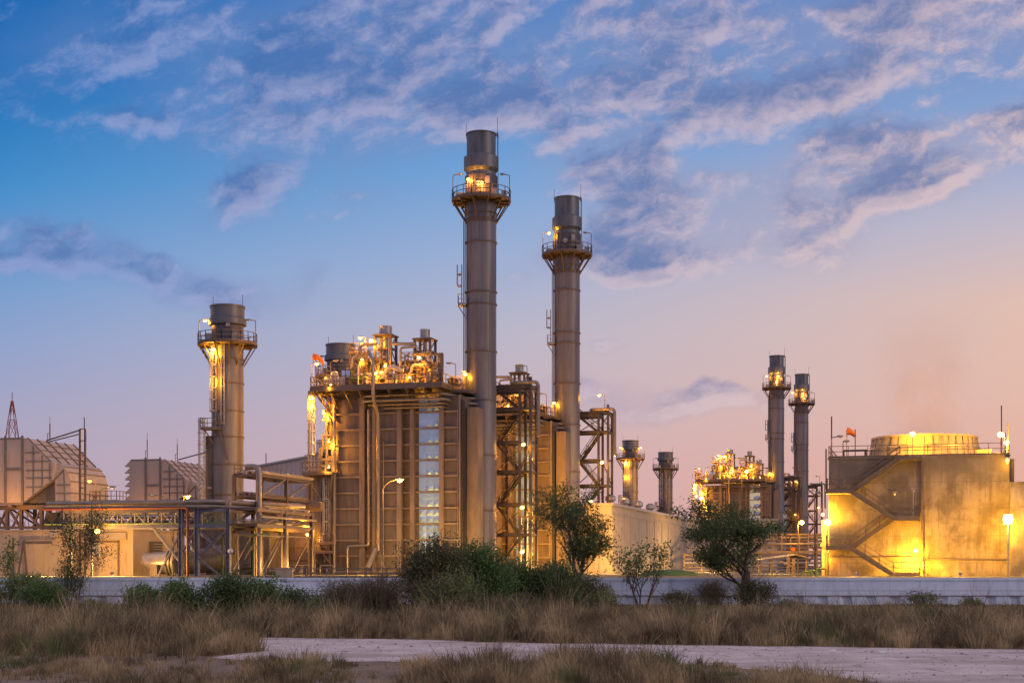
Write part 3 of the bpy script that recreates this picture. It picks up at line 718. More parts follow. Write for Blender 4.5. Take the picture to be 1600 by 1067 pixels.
    MB().bar((a.x+.2,-1.2,zz-.3),(a.x+1.6,0,zz-2.8),.22).build('deck_bracket',M['steel'],R); MB().bar((b_.x-.2,-1.2,zz-.3),(b_.x-.9,0,zz-3.0),.22).build('deck_bracket',M['steel'],R)
    # ---- expanding inlet duct left of the casing, ribbed
    prof=[(524,738),(483,742),(480,768),(473,788),(460,806),(446,822),(428,832),(411,834),(411,897),(524,897)]
    PP=[(U(a,b_,.9).x,U(a,b_,.9).z) for a,b_ in prof]; MB().prism(PP[::-1],.9,9.).build('inlet_duct',M['casing2'],R)
    rb=MB()
    def ledge(z):          # left edge of the duct at height z
        best=PP[0][0]
        for (xa,za),(xb,zb2) in zip(PP[1:8],PP[2:9]):
            if min(za,zb2)<=z<=max(za,zb2) and abs(za-zb2)>.05: best=min(best,xa+(xb-xa)*(z-za)/(zb2-za))
        return best
    for i in range(11):
        z=U(500,752)[2]-i*1.05*(1+.03*i)
        if z>.3: rb.box(ledge(z)-.05,.76,z-.055,U.x(522,.9),.9,z+.055)
    rb.build('stiffener_rib',M['rib'],R)
    for px_ in (441,482,503):
        xx=x(px_,.7); ztop=U(px_,830 if px_==441 else 742,.7).z; MB().box(xx-.2,.5,0,xx+.2,.88,ztop).build('column',M['casing2'],R)
    rb=MB()
    for px_ in (426,461): xx=x(px_,.9); rb.box(xx-.04,.8,0,xx+.04,.9,U(px_,836 if px_<440 else 808,.9).z)
    rb.build('stiffener_rib',M['rib'],R)
    # lower caged ladder and its platforms in front of the duct
    q,p=U(510,878,0),U(510,742,0); MB().ladder(q.x,0,q.z,p.z-.3,(1,0),True,.55,(0,-1),.075).build('caged_ladder',M['galv'],R)
    for a_,b2,py in ((478,520,862),(490,520,848)):
        p,q=U(a_,py,-.8),U(b2,py,-.8); MB().box(p.x,-.8,p.z-.2,q.x,.7,p.z).build('service_platform',M['steel'],R)
        MB().rail([(p.x,.5,p.z),(p.x,-.75,p.z),(q.x,-.75,p.z)],1.1,.9,.07).build('handrail',M['rail'],R)
    s=MB()
    for px_ in (481,516): s.bar(U(px_,862,-.6),U(px_,898,-.6),.25)
    s.bar(U(484,864,-.6),U(497,878,-.6),.16).bar(U(516,880,-.6),U(505,864,-.6),.2); s.build('platform_leg',M['steel'],R)
    pipe([(501,845,.2),(501,752,.2),(511,742,.2)],.1); pipe([(516,838,.2),(516,780,.2),(506,776,.2),(506,752,.2)],.14); pipe([(503,838,-.2),(503,848,-.2),(509,848,-.2)],.35,'drum')
    # yard level pipework in front
    for k in range(5):
        px=(452,470,500,655,640)[k]; p=U(px,897,-2); MB().elbow([p,p+Vector((0,0,1.0)),p+Vector((1.6,0,1.0)),p+Vector((1.6,0,0))],.09,7).build('pipe',M['pipe'],R)
    # ---- lamps
    def post(px,pbase,h,dirx,lit,pw,yo=-1.9,reach=.5): p=Vector((x(px,yo),yo,U(px,pbase,yo).z)); return lamp_arm(R,p,h,dirx,lit,pw,'lamp_post',reach)
    post(486.5,605,2.6,1,1,260*lit); post(516,600,2.5,1,0,0); post(571,560,2.35,-1,1,1300*lit,1.0,.3); post(588,560,2.1,-1,1,1300*lit,1.2,.3)
    post(712,603,2.5,-1,0,0,2.0); post(722,600,1.1,1,1,250*lit,4.0,.2)
    def bulb(px,py,yo,pw,dy=-.5,dz=-.4,r=.2,m='bulb'):
        p=U(px,py,yo); b=MB().box(p.x-.15,p.y,p.z+.05,p.x+.15,p.y+.35,p.z+.35).build('bulkhead_lamp',M['galv'],R)
        MB().ball((p.x,p.y-.05,p.z),r,r*.8,r*.8,10,6).build('lamp_glass',M[m],b,True)
        if pw: light(b,(p.x,p.y+dy,p.z+dz),pw*lit)
    bulb(655,559,-1.3,700); bulb(587,584,-1.4,700); bulb(517,602,-1.8,160,r=.13); bulb(566,562,-.2,200,r=.14,m='bulb')
    bulb(530,596,.9,700,dy=-.8,r=.13); bulb(602,572,.8,900,dy=-.8,r=.13); bulb(640,590,-.9,300,dy=-.6,r=.14); bulb(671,592,.4,260,dy=-.6,r=.14)
    bulb(486.5,622,-1.0,1300,dy=-.3,dz=-.9,r=.28); bulb(506,645,-.5,900,dy=-.3,r=.12); bulb(514,690,-.7,900,dy=-.5,r=.12); bulb(514,730,-1.,300,dy=-.5,r=.12)
    p=U(490,862,-.9); lamp_arm(R,(p.x,p.y,p.z),2.0,-1,1,420*lit,'lamp_post',.4)
    return R
P1=(SX[0][0]-800)*SX[0][1]/FP, SX[0][1]
def unit_shift(i): return ((SX[i][0]-800)*SX[i][1]/FP-P1[0], SX[i][1]-P1[1])
boiler_house((0,0),'nearest brown ribbed boiler house with quilted silver strip and lit pipework on its roof')
boiler_house(unit_shift(1),'brown ribbed boiler house between the two tallest chimneys, mostly behind the first stair tower')
boiler_house(unit_shift(2),'distant boiler house with lit roof pipework standing behind the dark tree and the pale shed',2.2)
boiler_house(unit_shift(3),'farthest boiler house, a sliver of roof pipework seen behind the distant chimney',1.0,False)

# ------------------------------------------------------------------ zigzag stair towers right of each stack
def stair_tower(i, label, lights):
    sh=unit_shift(i); F=Frame(812,172.,16); R=at_frame('stair_tower',F,label,'stair tower','zigzag steel stair towers',sh)
    xa=F.x(762); xb=0.; xc=F.x(829); dp=2.6
    lv=[F(800,py).z for py in (885,835,788,737,691,639,609)]
    ztop=F(800,603).z
    for xx,yy in ((xa,0),(xb,0),(xc,0),(xa,dp),(xb,dp),(xc,dp)):
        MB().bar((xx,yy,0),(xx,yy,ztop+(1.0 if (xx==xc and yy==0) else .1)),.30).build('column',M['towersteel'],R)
    for k,z in enumerate(lv):
        b=MB()
        for xx in (xa,xb,xc): b.bar((xx,0,z),(xx,dp,z),.16,.24)
        for yy in (0,dp): b.bar((xa,yy,z),(xb,yy,z),.2,.42)
        if k%2==1: 
            for yy in (0,dp): b.bar((xb,yy,z),(xc,yy,z),.2,.3)
        b.build('floor_beam',M['towersteel'],R)
    b=MB(); b.bar((xa,0,ztop),(xc,0,ztop),.22,.3).bar((xa,dp,ztop),(xc,dp,ztop),.22,.3)
    for xx in (xa,xb,xc): b.bar((xx,0,ztop),(xx,dp,ztop),.16,.24)
    b.build('top_frame',M['towersteel'],R)
    br=MB()
    for k in range(0,len(lv)-1):
        z0,z1=lv[k],lv[k+1]
        if k%2==1: br.bar((xb,0,z0),(xc,0,z1),.1).bar((xb,dp,z1),(xc,dp,z0),.1)
        br.bar((xa,dp,z0),(xb,dp,z1),.11)
    br.build('brace',M['towersteel'],R)
    for k in range(len(lv)-1):
        z0,z1=lv[k],lv[k+1]
        L,Rr=xa+1.0,xb-.15
        y_=.65 if k%2 else dp-.65
        a,c=((L,y_,z0),(Rr,y_,z1)) if k%2==0 else ((Rr,y_,z0),(L,y_,z1))
        MB().flight(a,c,(0,1,0),.95,.34).bar(Vector(a)+Vector((0,-.5,0)),Vector(c)+Vector((0,-.5,0)),.06,.26).build('stair_flight',M['towersteel'],R)
        # landing
        if k%2==0: MB().box(xb-.1,.1,z1-.06,xc,dp-.1,z1).build('landing',M['towersteel'],R); MB().rail([(xb+.1,.1,z1),(xc-.1,.1,z1),(xc-.1,dp-.1,z1)],1.1,.8,.06).build('handrail',M['rail'],R)
        else: MB().box(xa,.1,z1-.06,xa+1.,dp-.1,z1).build('landing',M['towersteel'],R)
    MB().elbow([F(800,600,3),F(800,602,0)+Vector((0,0,.3)),Vector((F.x(841),0,F(800,602).z+.3)),Vector((F.x(841),0,ztop-6))],.22,8).build('pipe',M['pipe'],R)
    for (px,py,m,pw) in lights:
        q=F(px,py); z=q.z; b=MB().box(q.x-.15,-.25,z+.05,q.x+.2,.1,z+.3).build('bulkhead_lamp',M['galv'],R)
        MB().ball((q.x,-.35,z),.24,.2,.18,10,6).build('lamp_glass',M[m],b,True); light(b,(q.x+.3,-.8,z-.4),pw*.3); light(b,(q.x-.8,dp+9,z-.2),pw*5)  # second light hangs unseen behind the tower, added to brighten the wall there
    lamp_arm(R,(F.x(823),.1,ztop),2.3,-1,1 if i==1 else 0,300 if i==1 else 0,'lamp_post',.5)
    return R
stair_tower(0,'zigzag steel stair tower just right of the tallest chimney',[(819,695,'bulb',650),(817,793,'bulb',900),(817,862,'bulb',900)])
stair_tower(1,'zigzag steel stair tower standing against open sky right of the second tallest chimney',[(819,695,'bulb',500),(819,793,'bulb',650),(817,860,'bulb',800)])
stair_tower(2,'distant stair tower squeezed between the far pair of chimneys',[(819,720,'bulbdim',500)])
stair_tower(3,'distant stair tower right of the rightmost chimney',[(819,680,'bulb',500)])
# ------------------------------------------------------------------ air filter houses
def filter_house(px, Y, sc, label, lou):
    """drawn in a 16 degree frame whose origin is the seam between box and hood"""
    F0=Frame(36,161.,16); R=empty('filter_house',((px-800)*Y/FP,Y,TG),-F0.t,label,'filter house','air filter houses')
    x=F0.x; top=F0(36,684).z; bot=F0(36,785).z; D=9.0
    xl=x(-18) ; xs=0.
    MB().box(xl,0,bot,xs-.02,D,top).build('filter_box',M['filter'],R)
    s=MB()
    for p in (9,35.5): s.box(x(p)-.12,-.14,bot-.1,x(p)+.12,-.002,top+.25)
    s.box(x(10),-.1,F0(20,733).z-.12,x(35),-.002,F0(20,733).z+.12).box(xl,-.1,bot-.25,0,0,bot-.002).box(xl,-.06,top-.1,0,0,top+.06)
    s.build('panel_seam',M['filterrib'],R)
    n=8; h=(top-bot)/n
    for k in range(n):
        z=bot+k*h; MB().prism([(xl-.02,z+h*.98),(xl-.95,z+.05),(xl-.9,z),(xl-.02,z)],0,D).build('intake_louvre',M['filter'],R)
    P=lambda a,b: (F0(a,b).x,F0(a,b).z)
    hood=[P(36,684),P(42,684.5),P(79,722),P(86,723),P(83,748),P(36,785)]
    MB().prism(hood[::-1],0,D).build('transition_hood',M['filter'],R)
    elbow=[P(79.5,722),P(90,723.5),P(98,729),P(104,738),P(107.5,752),P(108.5,768),P(108.5,800),P(84,800),P(83,748.5)]
    MB().prism(elbow[::-1],.35,D-1.2).build('elbow_duct',M['filter'],R,)
    r=MB()
    for py,a,b in ((707,41,62),(721,41,77),(735,41,81),(747,41,81),(761,41,66)): r.bar((x(a),-.05,F0(a,py).z),(x(b),-.05,F0(a,py).z),.09)
    for a,p0,p1 in ((52,697,772),(66,711,761),(78,723,751)): r.bar((x(a),-.05,F0(a,p0).z),(x(a),-.05,F0(a,p1).z),.09)
    r.build('hood_rib',M['filterrib'],R)
    r=MB()
    a_,b_=P(42,684.5),P(79,722); nx,nz=(b_[1]-a_[1]),-(b_[0]-a_[0]); l=sqrt(nx*nx+nz*nz); nx,nz=-nx/l*.06,-nz/l*.06
    for k in range(6):
        yy=D*k/5*.985+.08; r.bar((a_[0]+nx,yy,a_[1]+nz),(b_[0]+nx,yy,b_[1]+nz),.12)
    for k in range(1,4):
        t=k/4; r.bar((a_[0]+(b_[0]-a_[0])*t+nx,0,a_[1]+(b_[1]-a_[1])*t+nz),(a_[0]+(b_[0]-a_[0])*t+nx,D,a_[1]+(b_[1]-a_[1])*t+nz),.08)
    r.build('roof_rib',M['filterrib'],R)
    r=MB()
    for q0,q1 in ((P(84,748),P(97,733)),(P(86,757),P(107,757)),(P(85,770),P(108,770)),(P(85,783),P(108,783)),(P(97,733),P(99,798))): r.bar((q0[0],.3,q0[1]),(q1[0],.3,q1[1]),.1)
    for a_,b2 in ((98,729),(104,738),(107.5,752),(108.5,770)): q0=P(a_,b2); r.bar((q0[0]+.03,.35,q0[1]+.03),(q0[0]+.03,D-1.2,q0[1]+.03),.1)
    r.build('elbow_rib',M['filterrib'],R)
    MB().prism([P(38,785.4),P(82.5,750.5),P(82.5,785.4)],.6,D-.6).build('hood_shade',M['stackdark'],R)  # dark wedge filling the hood recess, in place of its shade
    fill_lamp=MB().box(x(20)-.2,-.6,bot-.5,x(20)+.2,-.002,bot-.3).build('bulkhead_lamp',M['steel'],R); light(fill_lamp,(x(20),-3.,bot-.6),420)  # added lamp, brightens the front of the filter house
    # supporting frame down to the turbine hall roof
    zr=0.
    for k,xx in enumerate((x(-16),x(8),x(30),x(62),x(95))):
        for yy in (.4,D-.5): MB().bar((xx,yy,zr),(xx,yy,bot-.25),.34).build('support_column',M['steel'],R)
    f=MB()
    for a,b in ((-16,8),(8,30),(30,62)):
        f.bar((x(a),.4,bot-.4),(x(b),.4,F0(0,826).z),.22).bar((x(b),.4,bot-.4),(x(b)-1.2,.4,F0(0,826).z),.18).bar((x(b),.4,bot-.4),(x(a)+1.4,D-.5,F0(0,826).z),.16)
    f.box(x(-18),.2,bot-.75,x(86),.6,bot-.27).bar((x(-18),.4,F0(0,824).z),(x(95),.4,F0(0,824).z),.3)
    f.bar((x(62),.4,bot-.4),(x(84),.4,F0(0,812).z),.2)
    f.build('support_frame',M['steel'],R)
    MB().box(x(84),1.2,0,x(108),D-2.2,F0(0,800).z-.01).build('down_duct',M['filter'],R)
    MB().prism([(x(50),F0(0,826).z),(x(55),F0(0,800).z),(x(78),F0(0,800).z),(x(84),F0(0,826).z)],2,6).build('drain_hopper',M['filterrib'],R)
    return R
filter_house(36,161.,1,'beige air filter house with sloped ribbed hood at the left edge above the turbine hall',False)
filter_house(251,193.,1,'beige air filter house with sawtooth louvres seen above the pipe rack',True)

# ------------------------------------------------------------------ turbine hall
H=Frame(208,150.,16)
hall=at_frame('turbine_hall',H,'long low beige turbine hall under the left air filter house','hall')
zt=H(208,828).z; xl=H.x(-60)
MB().box(xl,0,0,0,9.,zt).build('wall',M['hall'],hall)
MB().box(xl-.1,-.15,zt,.12,9.1,zt+.14).build('roof',M['trim'],hall)
t=MB()
for k in range(15): t.box(-1.0-k*2.4,-.05,zt-.62,-1.0-k*2.4+.06,-.002,zt-.02)
t.build('wall_joint',M['trim'],hall)
MB().box(H.x(138),-.30,zt-.95,H.x(199),-.002,zt-.22).build('cable_duct',M['trim'],hall)
MB().bar((H.x(186),-.15,0),(H.x(186),-.15,zt-1),.14).build('drain_pipe',M['pipedark'],hall)
MB().bar((H.x(140),-.16,H(0,847).z),(H.x(186),-.16,H(0,847).z),.14).build('drain_pipe',M['pipedark'],hall)
MB().box(H.x(141),-.1,H(0,869).z,H.x(157),-.002,H(0,848).z).build('door',M['white'],hall)
f=MB().bar((H.x(46),-2,0),(H.x(55),-2,H(0,845).z),.16).bar((H.x(60),-2,0),(H.x(55),-2,H(0,845).z),.16).bar((H.x(55),-2,H(0,848).z),(H.x(98),-2,H(0,848).z),.3)
f.build('pipe_bracket',M['steel'],hall)
for k,(a,b) in enumerate(((20,22),(110,112))): MB().box(H.x(a),-.1,0,H.x(b),-.002,zt-.7).build('drain_pipe',M['pipedark'],hall)
MB().box(H.x(82),-.4,H(0,840).z,H.x(93),-.002,H(0,832).z).build('wall_vent',M['trim'],hall)
v=MB().box(.0,3.2,zt-3.2,.55,5.0,zt-1.1).build('air_conditioner',M['stackdark'],hall)
l=MB()
for k in range(7): l.box(.56,3.3,zt-3.1+k*.28,.6,4.9,zt-3.0+k*.28)
l.build('grille',M['trim'],v)
# lagged round exhaust casing right of the hall
ex=at_frame('exhaust_duct',Frame(245,148.,16),'round silver lagged duct with three ring flanges beside the turbine hall','duct')
MB().tube([(-1.9,1.6,1.0),(-1.7,1.6,1.25),(1.4,1.6,1.3)],[.9,1.2,1.2],28).build('lagging',M['drum'],ex,True)
for k in range(3): MB().tube([(.7+k*.36,1.6,1.3),(.83+k*.36,1.6,1.3)],1.45,28).build('ring_flange',M['galv'],ex,True)
MB().box(-.7,-.2,0,.1,.3,1.1).build('junction_box',M['casing2'],ex)
MB().tube([(1.7,1.6,1.3),(2.6,3,1.4),(4.6,5.5,1.8)],[1.15,1.2,1.4],28).build('diffuser',M['stackdark'],ex,True)

# diverter under the leftmost bypass stack
dv=at_frame('diverter_box',Frame(355,166,16),'dark ribbed duct box at the foot of the leftmost chimney behind the pipe rack','duct')
MB().box(-3.4,0,.8,3.6,6,5.6).build('casing',M['stackdark'],dv)
MB().prism([(-3.4,.8),(-1.8,.0),(2.,.0),(3.6,.8)][::-1],.3,5.7).build('hopper',M['stackdark'],dv)
r=MB()
for k in range(5): r.box(-3.5,-.12,1.2+k*.95,3.7,-.002,1.32+k*.95)
for k in range(4): r.box(-3.2+k*2.2,-.16,.8,-3.05+k*2.2,-.002,5.6)
r.build('stiffener_rib',M['steel'],dv)
MB().prism([(3.6,.3),(4.9,.3),(4.9,4.8),(3.6,4.6)],.6,5.6).build('link_duct',M['casing'],dv)

# ------------------------------------------------------------------ pipe rack, long left arm and receding arm
K=Frame(335,138.,16)
rk=at_frame('pipe_rack',K,'long steel pipe rack carrying silver pipes across the left of the plant','pipe rack')
x=K.x; z1=K(335,797).z; z0=K(335,821).z; zp=K(335,784).z; xw=x(100)
def truss(yo):
    t=MB().box(xw,yo-.12,z1-.16,-.0,yo+.12,z1+.16).box(xw,yo-.14,z0-.18,0,yo+.14,z0+.18)
    n=11; d=(0-xw)/n
    for k in range(n+1):
        xx=xw+d*k; t.bar((xx,yo,z0),(xx,yo,z1),.13)
        if k<n: t.bar((xx,yo,z0 if k%2 else z1),(xx+d,yo,z1 if k%2 else z0),.11)
    return t
truss(0).build('truss',M['steelblue'],rk); truss(3.2).build('truss',M['steelblue'],rk)
b=MB()
for k in range(12): b.bar((xw-xw*k/11,0,z1+.18),(xw-xw*k/11,3.2,z1+.18),.2); 
b.build('cross_beam',M['steelblue'],rk)
for i,(py,r,yo) in enumerate(((783.5,.24,.2),(786,.2,.9),(791,.16,-.3),(785,.22,1.8),(784,.2,2.6))):
    z=K(335,py).z
    end=(x(346),yo) 
    MB().elbow([(xw-2,yo,z),(0.3+yo*.2,yo,z),(0.5+(3.0-yo),13,z)],r,10,.8).build('pipe',M['pipe'],rk,True)
MB().elbow([(xw-2,-.45,z1+.28),(x(297),-.45,z1+.28),(x(297),-.45,0)],.14,8).build('red_pipe',M['redpipe'],rk,True)
MB().elbow([(xw-2,-.3,z0+.25),(x(280),-.3,z0+.25)],.06,6).build('green_pipe',M['greenpipe'],rk)
for px_,yo in ((112,0),(283,0),(283,3.2),(308,0),(357,0),(308,5.),(357,5.),(112,3.2)):
    w=.42 if yo==0 else .3
    xx=x(px_,yo); c=MB().box(xx-w/2,yo-w/2,0,xx-w/2+.06,yo+w/2,z1+(.9 if px_==357 else .2)).box(xx+w/2-.06,yo-w/2,0,xx+w/2,yo+w/2,z1+(.9 if px_==357 else .2)).box(xx-w/2+.06,yo-.04,0,xx+w/2-.06,yo+.04,z1+.2)
    c.build('column',M['steelblue'],rk)
for yo in (0.,5.,):
    MB().bar((x(283,yo),yo,z1),(x(357,yo),yo,z1),.24,.34).bar((x(283,yo),yo,z0),(x(357,yo),yo,z0),.24,.34).build('cross_beam',M['steelblue'],rk)
    br=MB(); xa,xb=x(308,yo),x(357,yo)
    br.bar((xa,yo,z0-.3),(xb,yo,1.8),.17).bar((xb,yo,z0-.3),(xa,yo,1.8),.17).bar((xa,yo,1.8),(xb-.8,yo,0),.15)
    xa,xb=x(240,yo),x(283,yo); br.bar((xa,yo,z0-.1),(xb,yo,1.2),.17).bar((xa+.5,yo,0),(xb,yo,z0-.4),.15)
    xa,xb=x(283,yo),x(308,yo); br.bar((xa,yo,z0-.1),(xb,yo,2),.13).bar((xb,yo,z0-.1),(xa,yo,2),.13)
    br.build('brace',M['steelblue'],rk)
# receding arm: two rows of columns going back
for side,(xo) in enumerate((.9,4.3)):
    bm=MB(); bm.bar((xo,0,z1),(xo+.0,13,z1),.22,.3).bar((xo,0,z0),(xo,13,z0),.22,.3).bar((xo,0,z0-.9),(xo,13,z0-.9),.12)
    bm.build('long_beam',M['pipedark'],rk)
    for k in range(1,3):
        yy=k*6.3; MB().bar((xo,yy,0),(xo,yy,z1+.2),.3).build('column',M['steel'],rk)
        MB().bar((xo,yy-5,z0),(xo,yy,z1),.14).bar((xo,yy-5.,0),(xo,yy,z0-.5),.11).build('brace',M['pipedark'],rk)
cb=MB()
for k in range(0,5): cb.bar((.9,k*2.75,z1+.18),(4.3,k*2.75,z1+.18),.16); cb.bar((.9,k*2.75,z0+.1),(4.3,k*2.75,z0+.1),.14)
cb.build('cross_beam',M['steel'],rk)
for k,(xo,z,r) in enumerate(((1.3,z0+.35,.16),(2.0,z0+.4,.2),(2.9,z0+.33,.14),(3.7,z0+.4,.2),(1.6,z0-.8,.12),(4.6,z1-.6,.12))):
    MB().tube([(xo,.3,z),(xo,13,z)],r,8).build('pipe',M['pipe' if k%2 else 'pipedark'],rk,True)
for k,(px_,yo) in enumerate(((348,1.),(372,2.),(396,1.5))):
    MB().elbow([(x(px_,yo),yo,0),(x(px_,yo),yo,z0-.8),(x(px_,yo)+1.2,yo+1,z0-.8)],.09,7).build('green_pipe' if k!=1 else 'pipe',M['greenpipe' if k!=1 else 'pipe'],rk)
hr=MB(); zz=z0+.2; hr.rail([(.8,.5,zz),(.8,12,zz)],1.1,1.4,.05).rail([(x(320),-.1,zz),(x(352),-.1,zz)],1.1,1.0,.05); hr.build('handrail',M['greenpipe'],rk)
light(rk,(x(157),-1.6,z0-1.2),1500); MB().ball((x(157),-.55,z0-.45),.3,.25,.24,12,7).build('lamp_glass',M['bulb'],rk,True); MB().bar((x(157),-.5,z0),(x(157),-.5,z0-.3),.2).build('lamp_bracket',M['steel'],rk)
MB().ball((x(364),-.5,K(0,862).z),.3,.2,.24).build('loudspeaker',M['white'],rk)
# upper pipe gantry with the tall goose neck pipe
A=Frame(408,143.,16)
ug=at_frame('pipe_gantry',A,'tall multi level pipe gantry with goose neck pipe left of the boiler house','pipe rack')
lv=[A(408,py).z for py in (742,775,797,826)]
MB().elbow([(0,-.5,0),(0,-.5,A(0,738).z),(A.x(384,-.5),-.5,A(0,738).z)],.30,12,1.0).build('goose_neck_pipe',M['pipe'],ug,True)
xa,xb=A.x(366),0.
for xx in (xa,xb-.1):
    for k in range(3):
        yy=k*6.; MB().bar((xx,yy,0),(xx,yy,lv[0]+.1),.32).build('column',M['steel'],ug)
for i,z in enumerate(lv):
    b=MB()
    for xx in (xa,xb-.1): b.bar((xx,0,z),(xx,12.2,z),.2,.3)
    for k in range(5): b.bar((xa,k*3,z),(xb-.1,k*3,z),.17,.24)
    b.build('floor_beam',M['steel'],ug)
    for j in range(4 if i else 5):
        xo=xa+.35+j*.62; MB().tube([(xo,.1,z+.3),(xo,12.4,z+.3)],(.12,.2,.15,.1,.16)[j],8).build('pipe',M[('pipe','drum','pipedark')[(i+j)%3]],ug,True)
for p_,q_ in [((xb-.1,k*6.,lv[1]),(xb-.1,k*6.+6,lv[0])) for k in (0,1)]+[((xa,k*6.,lv[3]),(xa,k*6.+6,lv[1])) for k in (0,1)]+[((xb-.1,0,lv[1]),(xa,0,lv[3])),((xa,0,0),(xb,0,lv[3]-.4))]: MB().bar(p_,q_,.17).build('brace',M['pipe'],ug)
MB().tube([(-1.,11.9,A(0,782).z-.5),(1.3,11.9,A(0,782).z-.5)],.5,16).build('collector_drum',M['pipedark'],ug,True)
MB().rail([(xa,0,lv[0]+.1),(xa,12,lv[0]+.1)],1.1,1.4,.06).build('handrail',M['rail'],ug)

# twin vent posts with an arm, left of the pipe rack
V=Frame(129,150,16)
vp=at_frame('vent_post',V,'tall twin post with long diagonal arm rising in front of the left filter house','post')
zt_=V(129,670).z
MB().bar((-.3,0,0),(-.3,0,zt_),.17).bar((.3,0,0),(.3,0,zt_),.17).build('post',M['steel'],vp)
b=MB()
for k in range(9): b.bar((-.3,0,zt_-k*1.2),(.3,0,zt_-k*1.2),.09)
b.bar((-.25,0,zt_-.1),(V.x(73,3),3,V(73,688,3).z),.12).bar((-.25,0,zt_-.5),(V.x(73,3),3,V(73,688,3).z-.2),.1).build('arm',M['steel'],vp)
MB().bar((.2,0,zt_),(.2,0,V(129,652).z),.08).build('lightning_rod',M['steel'],vp)
V=Frame(323,168,16)
vp=at_frame('vent_post',V,'slim post with long arm reaching left from the leftmost chimney to the louvred filter house','post')
z_=V(323,706).z; MB().bar((0,0,0),(0,0,z_+.3),.12).build('post',M['steel'],vp); MB().bar((0,0,z_),(V.x(279,6),6,V(279,718,6).z),.12).build('arm',M['steel'],vp)
# small railed platform behind the rack
V=Frame(162,158,16); sp=at_frame('railed_platform',V,'small railed platform standing on the hall roof behind the pipe rack','platform')
zz=V(162,783).z; MB().box(V.x(140),0,zz-.15,V.x(182),2,zz).build('deck',M['steel'],sp); MB().rail([(V.x(140),2,zz),(V.x(140),0,zz),(V.x(182),0,zz),(V.x(182),2,zz)],1.1,.6,.06).build('handrail',M['rail'],sp)
l=MB()
for px_ in (142,160,180): l.bar((V.x(px_),.2,0),(V.x(px_),.2,zz),.18)
l.build('leg',M['steel'],sp)
lamp_arm(sp,(V.x(149),.1,zz),2.2,-1,1,120,'lamp_post',.4,bulb='bulbdim')

# ------------------------------------------------------------------ lightning rods, red lattice masts, windsocks
def rod(px, pb, pt, Y, label, w=.1):
    b=W(px,pb,Y); t=W(px,pt,Y); R=empty('lightning_mast',b,0,label,'mast'); h=t.z-b.z
    MB().bar((0,0,0),(0,0,h*.72),w).build('pole',M['steel'],R); MB().bar((0,0,h*.72),(0,0,h),w*.5).build('tip',M['galv'],R)
    MB().bar((-.25,0,h*.3),(.0,0,h*.3),.06).bar((-.25,0,0),(-.25,0,h*.3),.06).build('bracket',M['steel'],R)
rod(78,688,651,163,'slim lightning rod on the roof of the left filter house')
rod(230,716,676,196,'slim lightning rod on the box end of the louvred filter house')
rod(277,720,684,196,'slim lightning rod on the hood end of the louvred filter house')
def lattice(px, pt, Y, wb, label):
    x_=(px-800)*Y/FP; R=empty('lattice_mast',(x_,Y,TG),0,label,'mast'); h=W(px,pt,Y).z-TG
    for i in range(9):
        z0_,z1_=h*i/9,h*(i+1)/9; f=lambda z: max(.25,wb*max(0.,1-z/h)**.75)
        b=MB(); a,c=f(z0_)/2,f(z1_)/2
        for sx in (-1,1):
            for sy in (-1,1): b.bar((sx*a,sy*a,z0_),(sx*c,sy*c,z1_),.10)
        for sy in (-1,1):
            b.bar((-a,sy*a,z0_),(c,sy*c,z1_),.06).bar((a,sy*a,z0_),(-c,sy*c,z1_),.06).bar((-a,sy*a,z0_),(a,sy*a,z0_),.06)
            b.bar((sy*a,-a,z0_),(sy*c,c,z1_),.06).bar((sy*a,a,z0_),(sy*c,-c,z1_),.06)
        b.build('mast_section',M['rust' if i%2==0 or i>6 else 'white'],R)
    MB().bar((0,0,h),(0,0,h+1.5),.1).build('aerial',M['rust'],R)
lattice(19,626,260.,5.6,'red and white lattice mast behind the left filter house')
def windsock(px, pb, pt, Y, dx, dz, label, base=None):
    b=W(px,pb,Y); R=empty('windsock',b,0,label,'windsock'); h=W(px,pt,Y).z-b.z
    MB().bar((0,0,0),(0,0,h),.09).build('pole',M['galv'],R)
    n=8; pts=[]; rs=[]
    for k in range(n+1): t=k/n; pts.append((dx*sin(t*1.4),-.25*t,h-.1+dz*t**1.8)); rs.append(.40-.24*t)
    MB().tube(pts,rs,14,False).build('sock',M['sock'],R,True)
windsock(489.5,603,556,168.5,1.15,-.9,'orange windsock on the left corner of the nearest boiler house roof')
windsock(1323,719,672,147,.75,-.55,'orange windsock on the cooling tower roof')

# ------------------------------------------------------------------ sheds
S1=Frame(961,200.,0)
a=W(958,790,200.); b=W(1068,811.5,257.)
def shed(name,label,pa,pb,zt_,dep,m,rise=2.0):
    v=Vector((pb[0]-pa[0],pb[1]-pa[1],0)); L=v.length; R=empty(name,(pa[0],pa[1],TG),atan2(v.y,v.x),label,'shed')
    h=zt_-TG
    MB().box(0,0,0,L,dep,h).build('wall',M[m],R)
    return R,L,h
